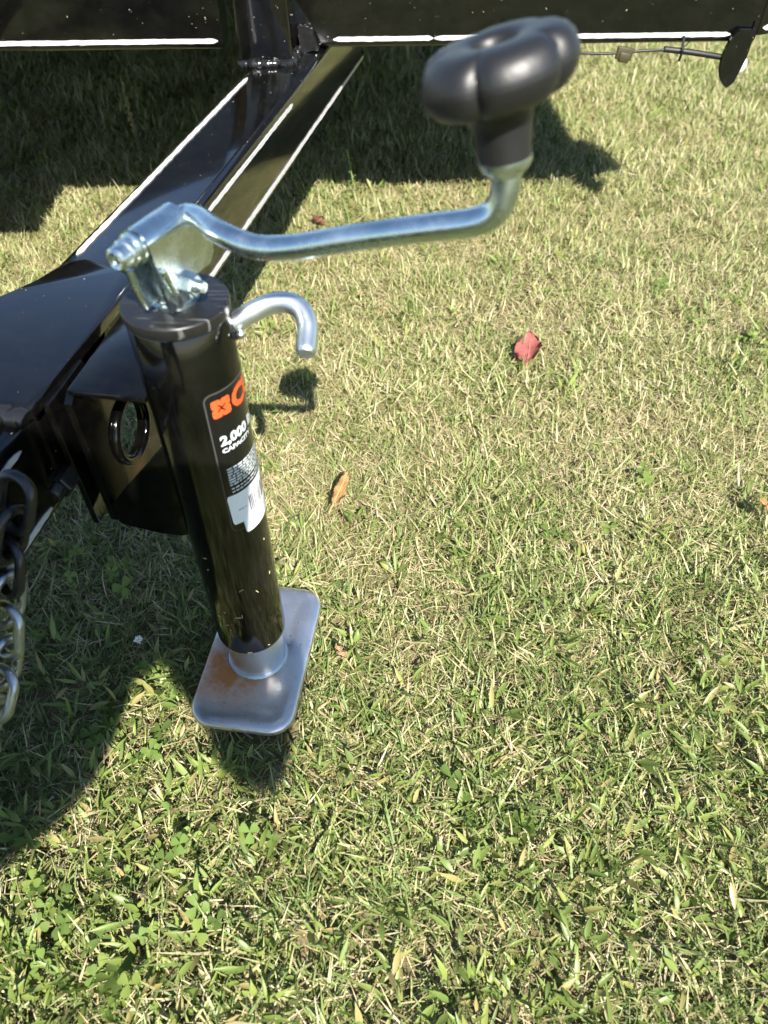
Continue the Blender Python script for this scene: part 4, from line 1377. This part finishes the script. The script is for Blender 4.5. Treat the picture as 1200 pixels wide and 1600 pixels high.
# fingers: each a chain rooted in the palm
def finger(root, pts, r0):
    prev = names.index(root)
    for i, p in enumerate(pts):
        V.append(Vector(p)); RR.append(r0 * (1 - 0.12 * i)); E2.append((prev, len(V) - 1)); prev = len(V) - 1
for k, (ox, ln) in enumerate(((-0.022, 1.0), (-0.004, 1.08), (0.013, 1.02), (0.029, 0.82))):      # right hand curls below the phone
    finger('har', [(0.042 + ox, -0.135, 0.462 + 0.006 * k), (0.030 + ox, -0.105 + 0.004 * k, 0.462 + 0.02 * ln), (0.012 + ox, -0.098, 0.470 + 0.032 * ln)], 0.0095)
finger('har', [(0.072, -0.150, 0.500), (0.070, -0.120, 0.520)], 0.0105)
for k, (oy, ln) in enumerate(((0.022, 1.0), (0.004, 1.08), (-0.014, 1.02), (-0.031, 0.82))):      # left hand grips the phone's edge
    finger('hal', [(-0.085, -0.105 + oy * 0.7, 0.535 + oy * 0.6), (-0.064, -0.090 + oy * 0.7, 0.542 + oy * 0.6), (-0.050, -0.080 + oy * 0.7, 0.536 + oy * 0.6)], 0.0095)
finger('hal', [(-0.080, -0.110, 0.565), (-0.058, -0.098, 0.572)], 0.0105)
me = bpy.data.meshes.new('body')
off = Vector((-0.38, -0.80, 0))
me.from_pydata([tuple(v - off) for v in V], E2, [])
body = bpy.data.objects.new('body', me)
col.objects.link(body)
body.parent = person
sk = body.modifiers.new('skin', 'SKIN')
sk.branch_smoothing = 0.6
for i, sv in enumerate(me.skin_vertices[0].data):
    sv.radius = (RR[i], RR[i])
    sv.use_root = (i == 0)
ss = body.modifiers.new('sub', 'SUBSURF'); ss.levels = 2; ss.render_levels = 2
dg = bpy.context.evaluated_depsgraph_get()
me2 = bpy.data.meshes.new_from_object(body.evaluated_get(dg))
tmpb = bm_new(); tmpb.from_mesh(me2); bmesh.ops.recalc_face_normals(tmpb, faces=tmpb.faces); tmpb.to_mesh(me2); tmpb.free()
body.modifiers.clear()
body.data = me2
me2.materials.clear()
for k in ('skin', 'shirt', 'denim', 'boot'): me2.materials.append(M[k])
for p in me2.polygons:
    c = p.center + off
    p.use_smooth = True
    if c.z > 0.93 and c.y > -0.60: p.material_index = 0
    elif c.y > -0.275 and c.z > 0.4: p.material_index = 0
    elif c.z < 0.10 and (c.y < -0.96 or (c.x < -0.56 and c.y > -0.70)): p.material_index = 3
    elif c.z < 0.47 or (c.z < 0.545 and c.y > -0.74 and c.x < -0.45): p.material_index = 2
    else: p.material_index = 1
# face and hair
hc = Vector((0.005, -0.475, 1.000)) - off
def blobm(bm, c, s, seg=16):
    r_ = bmesh.ops.create_uvsphere(bm, u_segments=seg, v_segments=10, radius=1.0)
    bmesh.ops.scale(bm, vec=s, verts=r_['verts']); bmesh.ops.translate(bm, vec=c, verts=r_['verts'])
for nm_, c_, s_ in (('nose', (0, 0.088, -0.012), (0.012, 0.020, 0.022)), ('mouth', (0, 0.078, -0.045), (0.024, 0.010, 0.007)), ('ear', (-0.084, -0.004, -0.008), (0.010, 0.018, 0.030)), ('ear', (0.084, -0.004, -0.008), (0.010, 0.018, 0.030)), ('eye', (-0.031, 0.078, 0.010), (0.013, 0.008, 0.008)), ('eye', (0.031, 0.078, 0.010), (0.013, 0.008, 0.008))):
    bm = bm_new(); blobm(bm, hc + Vector(c_), s_)
    finish(nm_, bm, M['lwhite'] if nm_ == 'eye' else M['skin'], person)
bm = bm_new()
blobm(bm, hc + Vector((0, -0.022, 0.040)), (0.092, 0.098, 0.080), 24)
for v in bm.verts:
    v.co += Vector((random.uniform(-1, 1), random.uniform(-1, 1), random.uniform(-1, 1))) * 0.004
finish('hair', bm, M['hair'], person)

# the phone in the hands, its lens at the camera
phone = empty('phone', (0, 0, 0.58))
tag(phone, 'black phone held out in both hands by the kneeling person', 'phone')
phone.rotation_euler = (R(90 - 47.5), 0, 0)
bm = bm_new()
add_prism(bm, rounded_rect(0.076, 0.158, 0.010, 6), lambda u, v, t: Vector((u - 0.018, v - 0.058, t)), 0.010, 0.018)
finish('phone_body', bm, M['phone'], phone, angle=50)
